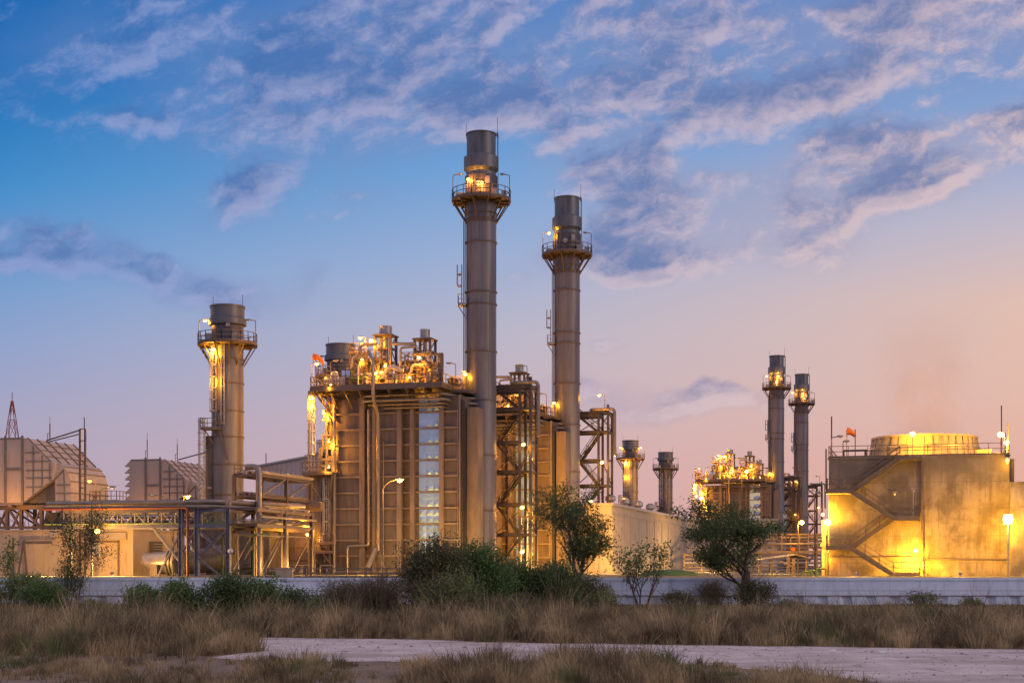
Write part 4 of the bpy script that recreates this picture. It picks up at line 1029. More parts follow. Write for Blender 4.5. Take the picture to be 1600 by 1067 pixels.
# long shed: its long side faces left-front and recedes to the right
vdir=Vector((b.x-a.x,b.y-a.y,0)).normalized(); a0=Vector((a.x,a.y,0))-vdir*1; 
R,L,h=shed('long_shed','long pale corrugated shed receding behind the small trees right of the stair towers',a0,b,a.z,4.5,'shed')
R.children[0].name='wall'
for ch in list(R.children): ch.data.materials[0]=M['shedx']
MB().box(-.3,-.3,h,L+.2,4.7,h+.35).build('roof',M['roof'],R)
t=MB()
for k in range(10): t.bar((L*k/9.5+.1,-.09,0),(L*k/9.5+.1,-.09,h-1.2),.16)
t.build('downpipe',M['roof'],R)
t=MB()
for k in range(int(L/.75)): t.box(.3+k*.75,-.07,0,.42+k*.75,-.002,h-.02)
t.box(0,-.12,h-1.2,L,-.072,h-1.12).build('cladding_rib',M['shedx'],R)
for k,s_ in enumerate((4,14,24,34)):
    MB().lathe([(.45,h+.3),(.45,h+.7),(.75,h+.9),(.7,h+1.4),(.3,h+1.7)],16,s_,1.0).build('roof_ventilator',M['galv'],R,True)
Q=Frame(1069,258.,0)
gs=at_frame('low_shed',Q,'lower pale corrugated shed facing us behind the dark tree','shed')
zt=Q(1069,813).z
t=MB()
for k in range(22): t.box(.4+k*.75,-.08,0,.52+k*.75,-.002,zt-.3)
t.build('cladding_rib',M['shedx'],gs)
MB().box(.1,0,0,Q.x(1215),20,zt).build('wall',M['shedx'],gs); MB().box(.0,-.25,zt,Q.x(1216),20.2,zt+.3).build('roof',M['roof'],gs)
pr=at_frame('yard_pipe_rack',Frame(1069,240.,0),'low pipe rack of many thin pipes along the foot of the low shed','pipe rack')
Q=Frame(1069,240.,0)
for k,py in enumerate((867,873,879,886,891)):
    MB().tube([(0,-.3*(k%2),Q(0,py).z),(Q.x(1290),-.3*(k%2),Q(0,py).z)],(.22,.15,.2,.12,.16)[k],8).build('pipe',M[('pipedark','pipe','drum','pipedark','pipe')[k]],pr)
for k in range(9): MB().bar((k*2.8,0,0),(k*2.8,0,Q(0,864).z),.3).build('column',M['steel'],pr)
# grey shed far behind the left chimney
Q=Frame(402,262.,16); gr=at_frame('grey_shed',Q,'big grey corrugated shed with pitched roof behind the pipe gantry','shed')
xa,xb=0.,Q.x(520); za,zb_=Q(402,729).z,Q(480,714).z
MB().prism([(xa,0),(xb,0),(xb,zb_+1.2),(Q.x(480),zb_),(xa,za)],0,20).build('wall',M['greyshed'],gr)
MB().bar((xa-.2,-.15,za+.1),(Q.x(480),-.15,zb_+.1),.3).bar((Q.x(480),-.15,zb_+.1),(xb,-.15,zb_+1.3),.3).build('verge',M['roof'],gr)
MB().bar((Q.x(408),2,za),(Q.x(408),2,za+2.5),.12).build('lightning_rod',M['steel'],gr)

Q=Frame(135,186.,16); rp=at_frame('rear_pipe_rack',Q,'low rack of posts and pipes glimpsed through the truss of the long pipe rack','pipe rack')
xe=Q.x(330)
for k in range(8): MB().bar((xe*k/7,0,0),(xe*k/7,0,Q(135,800).z+(.8 if k%3==0 else 0)),.2).build('post',M['steel'],rp)
for k,py in enumerate((803,808,815)): MB().tube([(0,-.2*k,Q(135,py).z),(xe,-.2*k,Q(135,py).z)],(.16,.22,.14)[k],8).build('pipe',M[('pipe','drum','pipedark')[k]],rp)
b=MB()
for k in range(7): b.bar((xe*k/7,0,Q(135,801).z),(xe*(k+1)/7,0,Q(135,818).z),.1)
b.bar((0,0,Q(135,818).z),(xe,0,Q(135,818).z),.18).build('brace',M['steel'],rp)
# right hand pipe bridge and canopy
Q=Frame(1180,200.,4); pb=at_frame('pipe_bridge',Q,'long pipe bridge of stacked horizontal pipes left of the cooling tower','pipe rack')
xb=Q.x(1291)
for k,py in enumerate((837,841,846,851,856)):
    MB().tube([(0,.5*(k%3),Q(0,py).z),(xb,.5*(k%3),Q(0,py).z)],(.14,.18,.12,.2,.16)[k],8).build('pipe',M[('pipe','drum','pipedark','pipe','drum')[k]],pb)
t=MB().box(0,-.2,Q(0,865).z,xb,.2,Q(0,861).z).box(0,-.2,Q(0,835.5).z-.12,xb,.2,Q(0,835.5).z)
for k in range(9): t.bar((xb*k/8,-.05,Q(0,863).z),(xb*k/8,-.05,Q(0,835).z),.14)
t.build('bridge_beam',M['casing2'],pb)
for px_ in (1188,1232,1275): MB().bar((Q.x(px_),.2,0),(Q.x(px_),.2,Q(0,863).z),.4).build('column',M['casing2'],pb)
MB().tube([(Q.x(1239),-.3,Q(0,859).z),(Q.x(1239),-.22,Q(0,859).z)],.35,4).build('hazard_sign',M['sock'],pb)
Q=Frame(1190,150.,0); cn=at_frame('canopy_shelter',Q,'small open shelter with slanting flat roof behind the dark tree','shelter')
za,zb_,zc=Q(0,874).z,Q(0,867).z,Q(0,872).z
MB().prism([(0,za),(Q.x(1241),zb_),(Q.x(1241),zb_+.14),(0,za+.14)],-.5,3).build('roof',M['roof'],cn)
MB().prism([(Q.x(1241)+.02,zb_),(Q.x(1262),zc),(Q.x(1262),zc+.14),(Q.x(1241)+.02,zb_+.14)],-.5,5).build('roof',M['pipedark'],cn)
for px_ in (1206,1240,1260): MB().bar((Q.x(px_),0,0),(Q.x(px_),0,za if px_<1240 else zc),.3 if px_==1240 else .18).build('post',M['casing2'],cn)
MB().bar((Q.x(1217),0,Q(0,876).z),(Q.x(1238),0,Q(0,884).z),.14).build('brace',M['casing2'],cn)
Q=Frame(1250,138.,0)
for k,(px_,pt) in enumerate(((1253,893),(1262,891),(1275,888))):
    o=MB().elbow([(0,0,0),(0,0,Q(0,pt).z),(.9,0,Q(0,pt).z),(.9,0,0)],.08,8).build('yard_pipe',M['greenpipe'],None)
    o.location=((px_-800)*138/FP,138,TG)
    tag(o,('left','middle','right')[k]+'most of three yellow-green hoop pipes beside the bright pump house','pipe','green hoop pipes')

# ------------------------------------------------------------------ concrete cooling tower
def concrete():
    m,nt,bs=new_mat('stained_concrete'); E.nt=nt; tc=nt.nodes.new('ShaderNodeTexCoord'); v=E(tc.outputs['Object'])
    n1=nz(mapping(v,(0,0,0),(0,0,0),(1,1,.16),'POINT'),1.0,9,.72,.4); n2=nz(v,.35,6,.6); n3=nz(mapping(v,(0,0,0),(0,0,0),(1,1,.06),'POINT'),3.2,5,.7); n4=nz(v,6,6,.7)
    sp=nt.nodes.new('ShaderNodeSeparateXYZ'); nt.links.new(v.k,sp.inputs[0]); z=E(sp.outputs[2]); xx=E(sp.outputs[0])
    c=mixc(rng_map(n2,.40,.60),(.37,.30,.22),(.18,.145,.105))
    c=mixc(rng_map(n1,.48,.70)*.6,c,(.085,.07,.055))
    c=mixc(rng_map(n3,.54,.64)*.6,c,(.14,.12,.10))
    c=mixc(rng_map(n4,.4,.8)*.3,c,(.2,.18,.15))
    # pour joints every 1.45 m and panel joints
    zz=E.m('ABSOLUTE',E.m('SUBTRACT',E.m('FRACT',z/2.6+n2*.03),.5)); j=rng_map(zz,.004,.012,1,0)
    xj=E.m('ABSOLUTE',E.m('SUBTRACT',E.m('FRACT',xx/4.3),.5)); j2=rng_map(xj,.002,.008,.6,0)
    n5=nz(v,.8,3,.5)
    c=mixc(E.m('MAXIMUM',j,j2)*rng_map(n5,.4,.6,.15,.9),c,(.10,.09,.08))
    c=mixc(rng_map(z+n1*2.4,9.6,11.4)*.55,c,(.20,.17,.14))
    nt.links.new(c.k,bs.inputs['Base Color']); bs.inputs['Roughness'].default_value=.85
    bp=nt.nodes.new('ShaderNodeBump'); bp.inputs['Strength'].default_value=.35; bp.inputs['Distance'].default_value=.06
    nt.links.new((n4+n1-j*.6).k,bp.inputs['Height']); nt.links.new(bp.outputs[0],bs.inputs['Normal']); return m
M['conc']=concrete()
T=Frame(1577,140.,16)
ct=at_frame('cooling_tower',T,'big stained concrete cooling tower block with round fan stack and zigzag stairs at right','cooling tower')
x=T.x; xl=x(1295); zt=T(1577,712).z; xm=x(1441)
MB().box(xl,0,0,0,46,zt).build('concrete_block',M['conc'],ct)
MB().box(xl-.1,-.10,zt-.02,.1,46.1,zt+.16).build('roof_slab',M['conc'],ct)
MB().box(xm-.10,-.22,0,xm+.10,-.002,zt-.4).build('drain_pipe',M['pipedark'],ct)
MB().box(.0,-2.6,0,9,12,T(1577,755,-2.6).z).build('basin_block',M['conc'],ct)
MB().box(.0,-2.75,T(1577,755,-2.6).z,9,12,T(1577,755,-2.6).z+.14).build('basin_cap',M['conc'],ct)
s=MB().bar((xm,-.12,T(0,875,0).z),(-.1,-.12,T(1577,873).z),.08).bar((xl,-.12,T(1300,870).z),(xm,-.12,T(1441,870).z),.08).build('wall_pipe',M['pipedark'],ct)
# side louvres on the receding right flank
l=MB()
for k in range(9): l.box(.12,1+k*5,zt-4.5,.5,1.4+k*5,zt-.2)
l.box(.1,13,zt-4.7,.8,46,zt-4.4).build('side_fin',M['conc'],ct)
# fan stack
fx=T.x(1444,8.6); fy=8.6; rf=5.15; zf=T(1444,684,8.6).z
MB().lathe([(rf+.45,zt+.16),(rf+.1,zt+.9),(rf,zf-.2),(rf+.12,zf-.2),(rf+.12,zf),(rf-.1,zf),(rf-.1,zt+.3)],56,fx,fy,False).build('fan_stack',M['fan'],ct,True)
b=MB()
for k in range(40):
    a=2*pi*k/40; b.bar((fx+(rf+.42)*cos(a),fy+(rf+.42)*sin(a),zt+.2),(fx+(rf+.06)*cos(a),fy+(rf+.06)*sin(a),zf-.2),.06)
b.build('stave_joint',M['pipedark'],ct)
MB().lathe([(rf+.28,zt+1.4),(rf+.34,zt+1.4),(rf+.34,zt+1.5),(rf+.28,zt+1.5)],56,fx,fy,False).build('hoop',M['galv'],ct)
MB().rail([(xl,14,zt+.16),(xl,-.02,zt+.16),(-.02,-.02,zt+.16),(-.02,30,zt+.16)],1.1,1.9,.06).build('handrail',M['rail'],ct)
MB().bar((x(1316),1,zt+.9),(x(1355),1,zt+.9),.16,.16).bar((x(1317),1,zt),(x(1317),1,zt+.9),.2).bar((x(1352),1,zt),(x(1352),1,zt+.9),.25).build('hoist_beam',M['steel'],ct)
MB().box(x(1526),2,zt+.17,x(1550),5,zt+.8).build('duct_cover',M['fan'],ct)
MB().box(x(1525),3,zt+.17,x(1572),9,zt+.55).build('duct_cover',M['fan'],ct)
# stairs on the front
zs=[0.1,T(1310,854,-1.2).z,T(1418,808,-1.2).z,T(1310,766,-1.2).z,T(1433,713,-1.2).z]
LX0,LX1=x(1291,-1.2),x(1330,-1.2); RX0,RX1=x(1396,-1.2),x(1437,-1.2)
def landing(xa,xb,z): 
    o=MB().box(xa,-1.9,z-.32,xb,-.12,z).build('landing',M['darkconc'],ct)
    return o
landing(LX0,LX1,zs[1]); landing(RX0,RX1,zs[2]); landing(LX0,LX1,zs[3]); landing(RX0+.6,RX1+.2,zs[4]-.02); landing(RX0-.1,RX1,.22)
for (a,b_,z0_,z1_,yy) in ((RX0,LX1,zs[0]+.1,zs[1],-1.5),(LX1,RX0,zs[1],zs[2],-.62),(RX0,LX1,zs[2],zs[3],-1.5),(LX1,RX0+.6,zs[3],zs[4],-.62)):
    MB().flight((a,yy,z0_),(b_,yy,z1_),(0,1,0),.85,.32).bar((a,yy,z0_-.22),(b_,yy,z1_-.22),.85,.24).build('stair_flight',M['darkconc'],ct)
for P_ in ([(LX1,-1.85,zs[1]),(LX0+.05,-1.85,zs[1]),(LX0+.05,-.2,zs[1])],[(LX1,-1.85,zs[3]),(LX0+.05,-1.85,zs[3]),(LX0+.05,-.2,zs[3])],
    [(RX0,-1.85,zs[2]),(RX1-.05,-1.85,zs[2]),(RX1-.05,-.2,zs[2])],[(RX0,-1.85,.22),(RX1-.05,-1.85,.22),(RX1-.05,-.2,.22)]):
    MB().rail(P_,1.1,.9,.07).build('handrail',M['pipedark'],ct)
MB().ladder(xl-.25,-.2,zs[3],zt+1,(0,1),False,.6,(-1,0),.08).build('ladder',M['rail'],ct)
# the steam over the fan: faint, lamp lit, with warm glow added to its colour
# lamps of the tower
TC=(1,.45,.018)
def tlamp(px_,py,pbase,yo,pw,r=.26,m='bulb',pole=True,col=TC,dy=-.5,dz=-.4):
    p=T(px_,py,yo); q=T(px_,pbase,yo)
    o=MB().bar((p.x,yo+.05,q.z),(p.x,yo+.05,p.z-.1),.09).box(p.x-.2,yo-.05,p.z+.18,p.x+.2,yo+.3,p.z+.3).build('lamp_post',M['galv'],ct)
    MB().ball((p.x,p.y-.05,p.z),r,r*.9,r*.8,12,7).build('lamp_glass',M[m],o,True)
    if pw: light(o,(p.x,p.y+dy,p.z+dz),pw,col)
    return o
tlamp(1426,678,716,.4,2300,.27,dy=.7,dz=.3); tlamp(1564,679,712,.5,2600,.33,dy=.6,dz=-.2); tlamp(1573,692,712,1.5,500,.26); tlamp(1574,719,725,-.3,150,.14)
tlamp(1293,816,852,-1.1,3300,.3,'bulbhot',dy=.1,dz=.3); tlamp(1431,860,897,-1.6,4600,.22,dy=.2,dz=-1.3); tlamp(1427,767,806,-1.6,0,.14,'unlit'); tlamp(1398,772,775,-.25,0,.07,'bulbdim')
p=T(1575,811,-4.5)
o=MB().bar((p.x,-4.4,0),(p.x,-4.4,p.z-.4),.14).box(p.x-.4,-4.4,p.z-.45,p.x+.4,-4.1,p.z+.45).build('floodlight',M['galv'],None)
fl=at_frame('floodlight_post',T,'dazzling round floodlight on a pole in front of the cooling tower, brightest lamp of all','floodlight'); o.parent=fl
MB().ball((p.x,-4.5,p.z),.42,.15,.42,20,10).build('lens',M['bulbhot'],o,True)
light(o,(p.x,-4.95,p.z),900,(1,.6,.2),.3); light(o,(p.x-.6,-3.7,p.z-.9),2300,TC,.3)
def arm_lamp(R,p,h,dx): return lamp_arm(R,p,h,dx,0,0)
lamp_arm(ct,(x(1299),.2,zt+.16),2.0,1,0,0,'lamp_post',.6); lamp_arm(ct,(x(1317),.2,zt+.16),1.5,1,0,0,'lamp_post',.1)
MB().bar((x(1299),.3,zt),(x(1299),.3,T(1299,650).z),.12).build('lightning_rod',M['steel'],ct)
MB().bar((x(1336),.3,zt),(x(1336),.3,T(1336,670).z),.09).build('lightning_rod',M['steel'],ct)
MB().bar((x(1565),.3,zt),(x(1565),.3,T(1565,633).z),.11).build('lightning_rod',M['steel'],ct)
MB().bar((x(1577,3)-.1,3,zt),(x(1577,3)-.1,3,T(1577,660,3).z),.09).build('lightning_rod',M['steel'],ct)
MB().bar((x(1571),.3,zt),(x(1571),.3,T(1571,676).z),.12).bar((x(1563),.3,T(1571,676).z),(x(1571),.3,T(1571,676).z),.08).build('lamp_post',M['galv'],ct)
# pump house pier left of the tower, blazing in the lamp light
Q=Frame(1284,146.,16); ph=at_frame('pump_house',Q,'narrow pale concrete pump house glowing yellow at the left edge of the cooling tower','building')
MB().box(0,0,0,Q.x(1297),5,Q(1284,812).z).build('wall',M['hall'],ph)
MB().box(-.12,-.12,Q(0,858).z,Q.x(1297),.0,Q(0,852).z).build('ledge',M['trim'],ph)
MB().tube([(.5,-.5,0),(.5,-.5,2.2),(1.1,-.3,2.6)],.16,8).build('pipe',M['pipe'],ph)
MB().ball((Q.x(1286),-.5,Q(0,816).z),.15,.13,.15).build('lamp_glass',M['bulb'],ph,True)
light(ph,(Q.x(1289),-1.3,Q(0,818).z),2600,TC); light(ph,(Q.x(1290),-1.5,1.6),500)

# steam
m=bpy.data.materials.new('steam'); m.use_nodes=True; nt=m.node_tree; E.nt=nt
for n in list(nt.nodes): nt.nodes.remove(n)
vo=nt.nodes.new('ShaderNodeVolumePrincipled'); ou=nt.nodes.new('ShaderNodeOutputMaterial'); nt.links.new(vo.outputs[0],ou.inputs['Volume'])
tc=nt.nodes.new('ShaderNodeTexCoord'); v=E(tc.outputs['Object']); sp=nt.nodes.new('ShaderNodeSeparateXYZ'); nt.links.new(v.k,sp.inputs[0])
X_,Y_,Z_=[E(o_) for o_ in sp.outputs]
rr_=E.m('SQRT',X_*X_+Y_*Y_)
wid=Z_*.22+4.6
edge=rng_map(rr_/wid,.35,1.0,1,0); up=rng_map(Z_,0,15,1,0,'SMOOTHSTEP')
dn=edge*up*rng_map(nz(v,.35,4,.6),.25,.75)*.14
nt.links.new(dn.k,vo.inputs['Density']); vo.inputs['Color'].default_value=(1,.82,.68,1); vo.inputs['Anisotropy'].default_value=.2  # warm tint stands for the lamp glow in the steam
c_=Vector((T.X+fx*T.c+fy*T.s, T.Y-fx*T.s+fy*T.c, TG+zf))
o=MB().lathe([(4.6,-.9),(8.6,15.5)],24).build('steam',m); o.location=c_; o['kind']='stuff'

# ------------------------------------------------------------------ street lamps
def street_lamp(px,pyh,Y,dirx,reach_px,lit,pw,label,rise=.5,m='bulb',r=.27,pbase=None,h_arm=None):
    hx=(px-800)*Y/FP; z=EYE+(HY-pyh)*Y/FP-TG; rx=reach_px*Y/FP
    R=empty('street_lamp',(hx-dirx*rx,Y,TG),0,label,'street lamp','street lamps in the plant yard')
    MB().tube([(0,0,0),(0,0,(z-rise)*.6),(0,0,z-rise)],[.11,.09,.06],10).build('pole',M['pole'],R,True)
    MB().tube([(0,0,z-rise),(dirx*rx*.18,-.05,z-rise*.55),(dirx*rx*.55,-.1,z-rise*.15),(dirx*rx,-.15,z)],.045,8).build('arm',M['pole'],R,True)
    hd=MB().ball((dirx*(rx+.15),-.15,z+.03),.48,.2,.12,14,8).build('lamp_head',M['galv'],R,True)
    MB().ball((dirx*(rx+.18),-.2,z-.08),r if lit else .28,.2,r*.75 if lit else .07,12,7).build('lamp_glass',M[m] if lit else M['unlit'],hd,True)
    if pw: light(R,(dirx*(rx+.2),-.35,z-.5),pw)
    return R
street_lamp(622,749,150.,1,24,1,2300,'street lamp with a bent arm lit in front of the nearest boiler house',1.0)
street_lamp(173,761,138.,1,30,0,0,'unlit street lamp with a long rising arm above the left pipe rack',1.5)
street_lamp(240,773,146.,-1,30,0,0,'unlit street lamp whose arm leans left over the silver pipes of the rack',.9)
street_lamp(291,775,141.,1,4,1,450,'short lit lamp just above the pipe rack, left of the leftmost chimney',.1,r=.2)
street_lamp(1097.5,778,300.,-1,3,1,9000,'lit lamp on a straight pole in front of the distant boiler house',.2,'bulb',.42)
street_lamp(1165,736,318.,1,6,1,5000,'lit lamp on a tall thin pole above the dark tree',.6,'bulb',.42)
street_lamp(1250,815,196.,1,3,1,1400,'lit lamp on a pole right of the dark tree between the far chimneys',.2,'bulb',.36)
street_lamp(484,822,150.,-1,7,1,650,'small lit lamp low in front of the ribbed duct left of the boiler house',.2,'bulb',.17)
street_lamp(1087,692+82,330.,1,4,1,600,'small distant lit lamp at the left corner of the farthest boiler houses',.4,'bulb',.3)
street_lamp(1277,770,170.,1,4,0,0,'thin unlit pole lamp just left of the cooling tower stairs',.3)
street_lamp(921,782,196.,1,3,1,300,'small greenish lamp seen through the top of the middle tree',.2,'bulbgreen',.22)
# low fill lights added on the terrace to brighten the machines
def added_flood(px,Y,pw,label,off=.0,h=.32):
    R=empty('added_floodlight',((px-800)*Y/FP,Y,TG),0,label,'floodlight','added low fill lights')
    MB().bar((0,0,0),(0,0,h-.15),.08).box(-.16,-.1,h-.14,.16,.1,h+.08).build('housing',M['galv'],R)
    MB().box(-.13,.102,h-.11,.13,.12,h+.05).build('lens',M['bulbdim'],R.children[0])
    light(R,(0,.6,h+.75),pw,(1,.52,.13),.3)
FL=[(60,139,4200,'added low fill light for the hall behind the left sapling'),(175,139,4200,'added low fill light on the yard in front of the hall corner'),(440,141,250,'added low fill light in front of the foot of the pipe gantry'),
 (470,150,500,'added low fill light in front of the caged ladder'),(560,156,1300,'added low fill light at the left half of the nearest boiler house'),(650,156,1500,'added low fill light hidden behind the left end of the big bush'),(735,157,3400,'added low fill light behind the big bush at the tallest chimney'),
 (800,155,500,'added low fill light behind the bushes at the first stair tower'),(870,180,3400,'added low fill light behind the middle tree at the second chimney'),(945,182,3600,'added low fill light left of the long shed'),
 (1010,191,4200,'added low fill light behind the small forked tree at the long shed'),(1110,232,6500,'added low fill light at the low shed behind the dark tree'),(1215,185,2500,'added low fill light beside the canopy shelter'),
 (1340,131.,1300,'added low fill light at the foot of the tower stairs'),(1500,129.,1100,'added low fill light right of the tower stairs')]
for a in FL: added_flood(*a)
# yard kit on the terrace behind the wall
yb=at_frame('yard_fence',Frame(415,120,4),'low pipe fence on the yard edge behind the white wall','fence')
MB().rail([(0,0,0),(15,0,0)],.75,1.6,.1).build('rail',M['casing2'],yb)
Q=Frame(430,118,0); o=MB().box(0,0,0,1.35,.6,.75).box(-.06,-.06,.75,1.41,.66,.82).box(.1,-.03,.1,.6,-.002,.65).box(.75,-.03,.1,1.25,-.002,.65).build('electrical_cabinet',M['hall']); o.location=(Q.X,Q.Y,TG); tag(o,'low pale electrical cabinet on the yard behind the white wall','cabinet')
# ------------------------------------------------------------------ plants
def leafmat(name,a,b,rough=.55,trans=.25,dead=None,deadp=.0):
    m,nt,bs=new_mat(name); E.nt=nt; g=nt.nodes.new('ShaderNodeNewGeometry'); r=E(g.outputs['Random Per Island'])
    tc=nt.nodes.new('ShaderNodeTexCoord'); n=nz(E(tc.outputs['Object']),.9,3,.6)
    c=mixc(rng_map(n*.6+r*.5,.25,.85,0,1,'LINEAR'),a,b)
    if dead: c=mixc(rng_map(r,1-deadp-.02,1-deadp+.02),c,dead)
    nt.links.new(c.k,bs.inputs['Base Color']); bs.inputs['Roughness'].default_value=rough
    tr=nt.nodes.new('ShaderNodeBsdfTranslucent'); nt.links.new(c.k,tr.inputs[0]); mx=nt.nodes.new('ShaderNodeMixShader'); mx.inputs[0].default_value=trans
    out=nt.nodes['Material Output']; nt.links.new(bs.outputs[0],mx.inputs[1]); nt.links.new(tr.outputs[0],mx.inputs[2]); nt.links.new(mx.outputs[0],out.inputs['Surface']); return m
M['leafdark']=leafmat('dark_leaf',(.055,.10,.03),(.11,.17,.045))
M['leafgreen']=leafmat('green_leaf',(.075,.15,.04),(.14,.24,.06))
M['leaffresh']=leafmat('fresh_leaf',(.11,.17,.045),(.22,.28,.08))
M['leafmix']=leafmat('mixed_leaf',(.06,.085,.03),(.14,.16,.05),dead=(.16,.11,.06),deadp=.2)
M['bark']=mat('bark',(.10,.075,.06),.9,0,.35,6,bump=.5)
M['twig']=mat('dry_twig',(.17,.135,.08),.9,0,.3,4)
def np_mesh(name, V, Fq, mt, parent=None, smooth=False):
    me=bpy.data.meshes.new(name); nv=len(V); k=Fq.shape[1]; nf=len(Fq)
    me.vertices.add(nv); me.vertices.foreach_set('co',V.astype(np.float32).ravel())
    me.loops.add(nf*k); me.loops.foreach_set('vertex_index',Fq.astype(np.int32).ravel())
    me.polygons.add(nf); me.polygons.foreach_set('loop_start',np.arange(0,nf*k,k,dtype=np.int32)); me.polygons.foreach_set('loop_total',np.full(nf,k,dtype=np.int32))
    me.update(); me.validate(); me.materials.append(mt); o=bpy.data.objects.new(name,me); C.objects.link(o)
    if parent: o.parent=parent
    return o
def leaf_quads(P, size, r, tilt=1.0, asp=.5):
    n=len(P); d=r.normal(size=(n,3)); d[:,2]*=tilt; d/=np.linalg.norm(d,axis=1)[:,None]
    e=r.normal(size=(n,3)); e-=d*(e*d).sum(1)[:,None]; e/=np.linalg.norm(e,axis=1)[:,None]
    s=(size*r.uniform(.6,1.35,n))[:,None]
    a=P-d*s*.5; b=P+e*s*asp*.5; c=P+d*s*.5; f=P-e*s*asp*.5
    V=np.stack([a,b,c,f],1).reshape(-1,3); F_=np.arange(4*n).reshape(-1,4); return V,F_
def grow(seed, base, h, spread, trunk_r, levels=4, lean=(0,0), first=.25, nfork=3, droop=0., stems=1, wid=1.0, bow=.15):
    """limbs as tapered tubes; returns mesh builder and twig ends"""
    r=random.Random(seed); mb=MB(); tips=[]
    def limb(p,d,L,rad,lv):
        n=5; pts=[p]; q=p.copy(); dd=d.copy()
        for i in range(n):
            dd=(dd+Vector((r.uniform(-1,1),r.uniform(-1,1),r.uniform(-.5,.7)))*bow).normalized()
            if droop and lv<levels-1: dd=(dd+Vector((0,0,-droop))).normalized()
            q=q+dd*L/n; pts.append(q.copy())
        rs=[rad*(1-.45*i/n) for i in range(n+1)]
        mb.tube(pts,rs,5 if lv<levels else 7,False)
        if lv<=max(2,levels-3): tips.extend([(pts[k],lv) for k in range(2,n+1)])
        if lv==0: return
        m=nfork+(1 if r.random()<.5 else 0)
        for k in range(m):
            i=n if k<2 else r.randint(1,n-1); a=r.uniform(0,2*pi); sp=r.uniform(.5,1.0)*spread*(.35 if (k==0 and lv>=levels-1) else 1)
            nd=(dd+Vector((cos(a)*sp*wid,sin(a)*sp*wid,r.uniform(-.15,.45)))).normalized()
            limb(pts[i],nd,L*r.uniform(.62,.82),rs[i]*.68,lv-1)
    for s in range(stems):
        a=2*pi*s/max(1,stems)+r.uniform(-.4,.4); k=0 if stems==1 else .38
        d=Vector((lean[0]+cos(a)*k,lean[1]+sin(a)*k,1)).normalized()
        limb(Vector(base)+Vector((cos(a)*k*.4,sin(a)*k*.4,-.1)),d,h*first,trunk_r*(1 if stems==1 else r.uniform(.6,1)),levels)
    return mb,tips
def fit(mb,tips,w,h,lean=0):
    """scale a grown skeleton to its measured width and height"""
    V=np.array(mb.v); x0,x1=np.percentile(V[:,0],1),np.percentile(V[:,0],99); z1=V[:,2].max()
    sx=w/max(.1,(x1-x0)); sz=h/z1; 
    f=lambda p:(p[0]*sx,p[1]*sx,p[2]*sz)
    mb.v=[f(p) for p in mb.v]; T_=np.array([f(t[0]) for t in tips]); lv=np.array([t[1] for t in tips]); return T_,lv
def tree(px, pt, pb, wpx, label, seed, nleaf, lsize, mt, name='tree', cat='tree', leafspread=.38, thin=.0, **kw):
    Y=EYE*FP/(pb-HY) if pb<960 else EYE*FP/(pb-HY)
    Y=min(Y,104.5); X=(px-800)*Y/FP; z=0
    h=(pb-pt)*Y/FP*1.0; w=wpx*Y/FP
    h=EYE+(HY-pt)*Y/FP
    R=empty(name,(X,Y,0),0,label,cat,None)
    mb,tips=grow(seed,(0,0,0),h,kw.pop('spread',.8),kw.pop('trunk',.13),**kw)
    T_,lv=fit(mb,tips,w*.92,h*.97)
    mb.build('trunk',M['bark'],R,True)
    r=np.random.default_rng(seed)
    keep=T_[:,2]>h*kw.get('bare',.14)
    T_=T_[keep]
    if thin: T_=T_[r.random(len(T_))>thin]
    i=r.integers(0,len(T_),nleaf); P=T_[i]+r.normal(size=(nleaf,3))*leafspread*np.array([1,1,.7])
    P=P[P[:,2]>.1]
    V,F_=leaf_quads(P,lsize,r); np_mesh('crown',V,F_,M[mt],R)
    return R
tree(907,746,948,122,'airy mid sized tree in front of the second tallest chimney',21,13500,.16,'leafdark',levels=5,leafspread=.27,thin=.45,spread=1.0,trunk=.16,bow=.24,first=.19)
tree(1170,776,943,165,'dense dark green tree with spreading crown before the wall, right of the long shed',38,17500,.17,'leafdark',levels=5,leafspread=.30,thin=.55,spread=1.1,trunk=.15,bow=.24,lean=(.03,0),first=.2)
tree(1003,838,955,108,'small forked tree with sparse fresh leaves in front of the long shed',43,1900,.17,'leafgreen',levels=4,stems=3,leafspread=.2,thin=.55,spread=.75,trunk=.09,first=.3)
tree(118,778,938,78,'slim feathery tree with several thin stems in front of the turbine hall',55,7000,.13,'leafmix',levels=4,stems=4,leafspread=.32,thin=.35,spread=.42,trunk=.07,first=.36)
tree(10,832,950,68,'thin light green sapling at the left edge',67,1300,.18,'leaffresh',levels=3,stems=2,leafspread=.18,thin=.3,spread=.5,trunk=.05,first=.38)
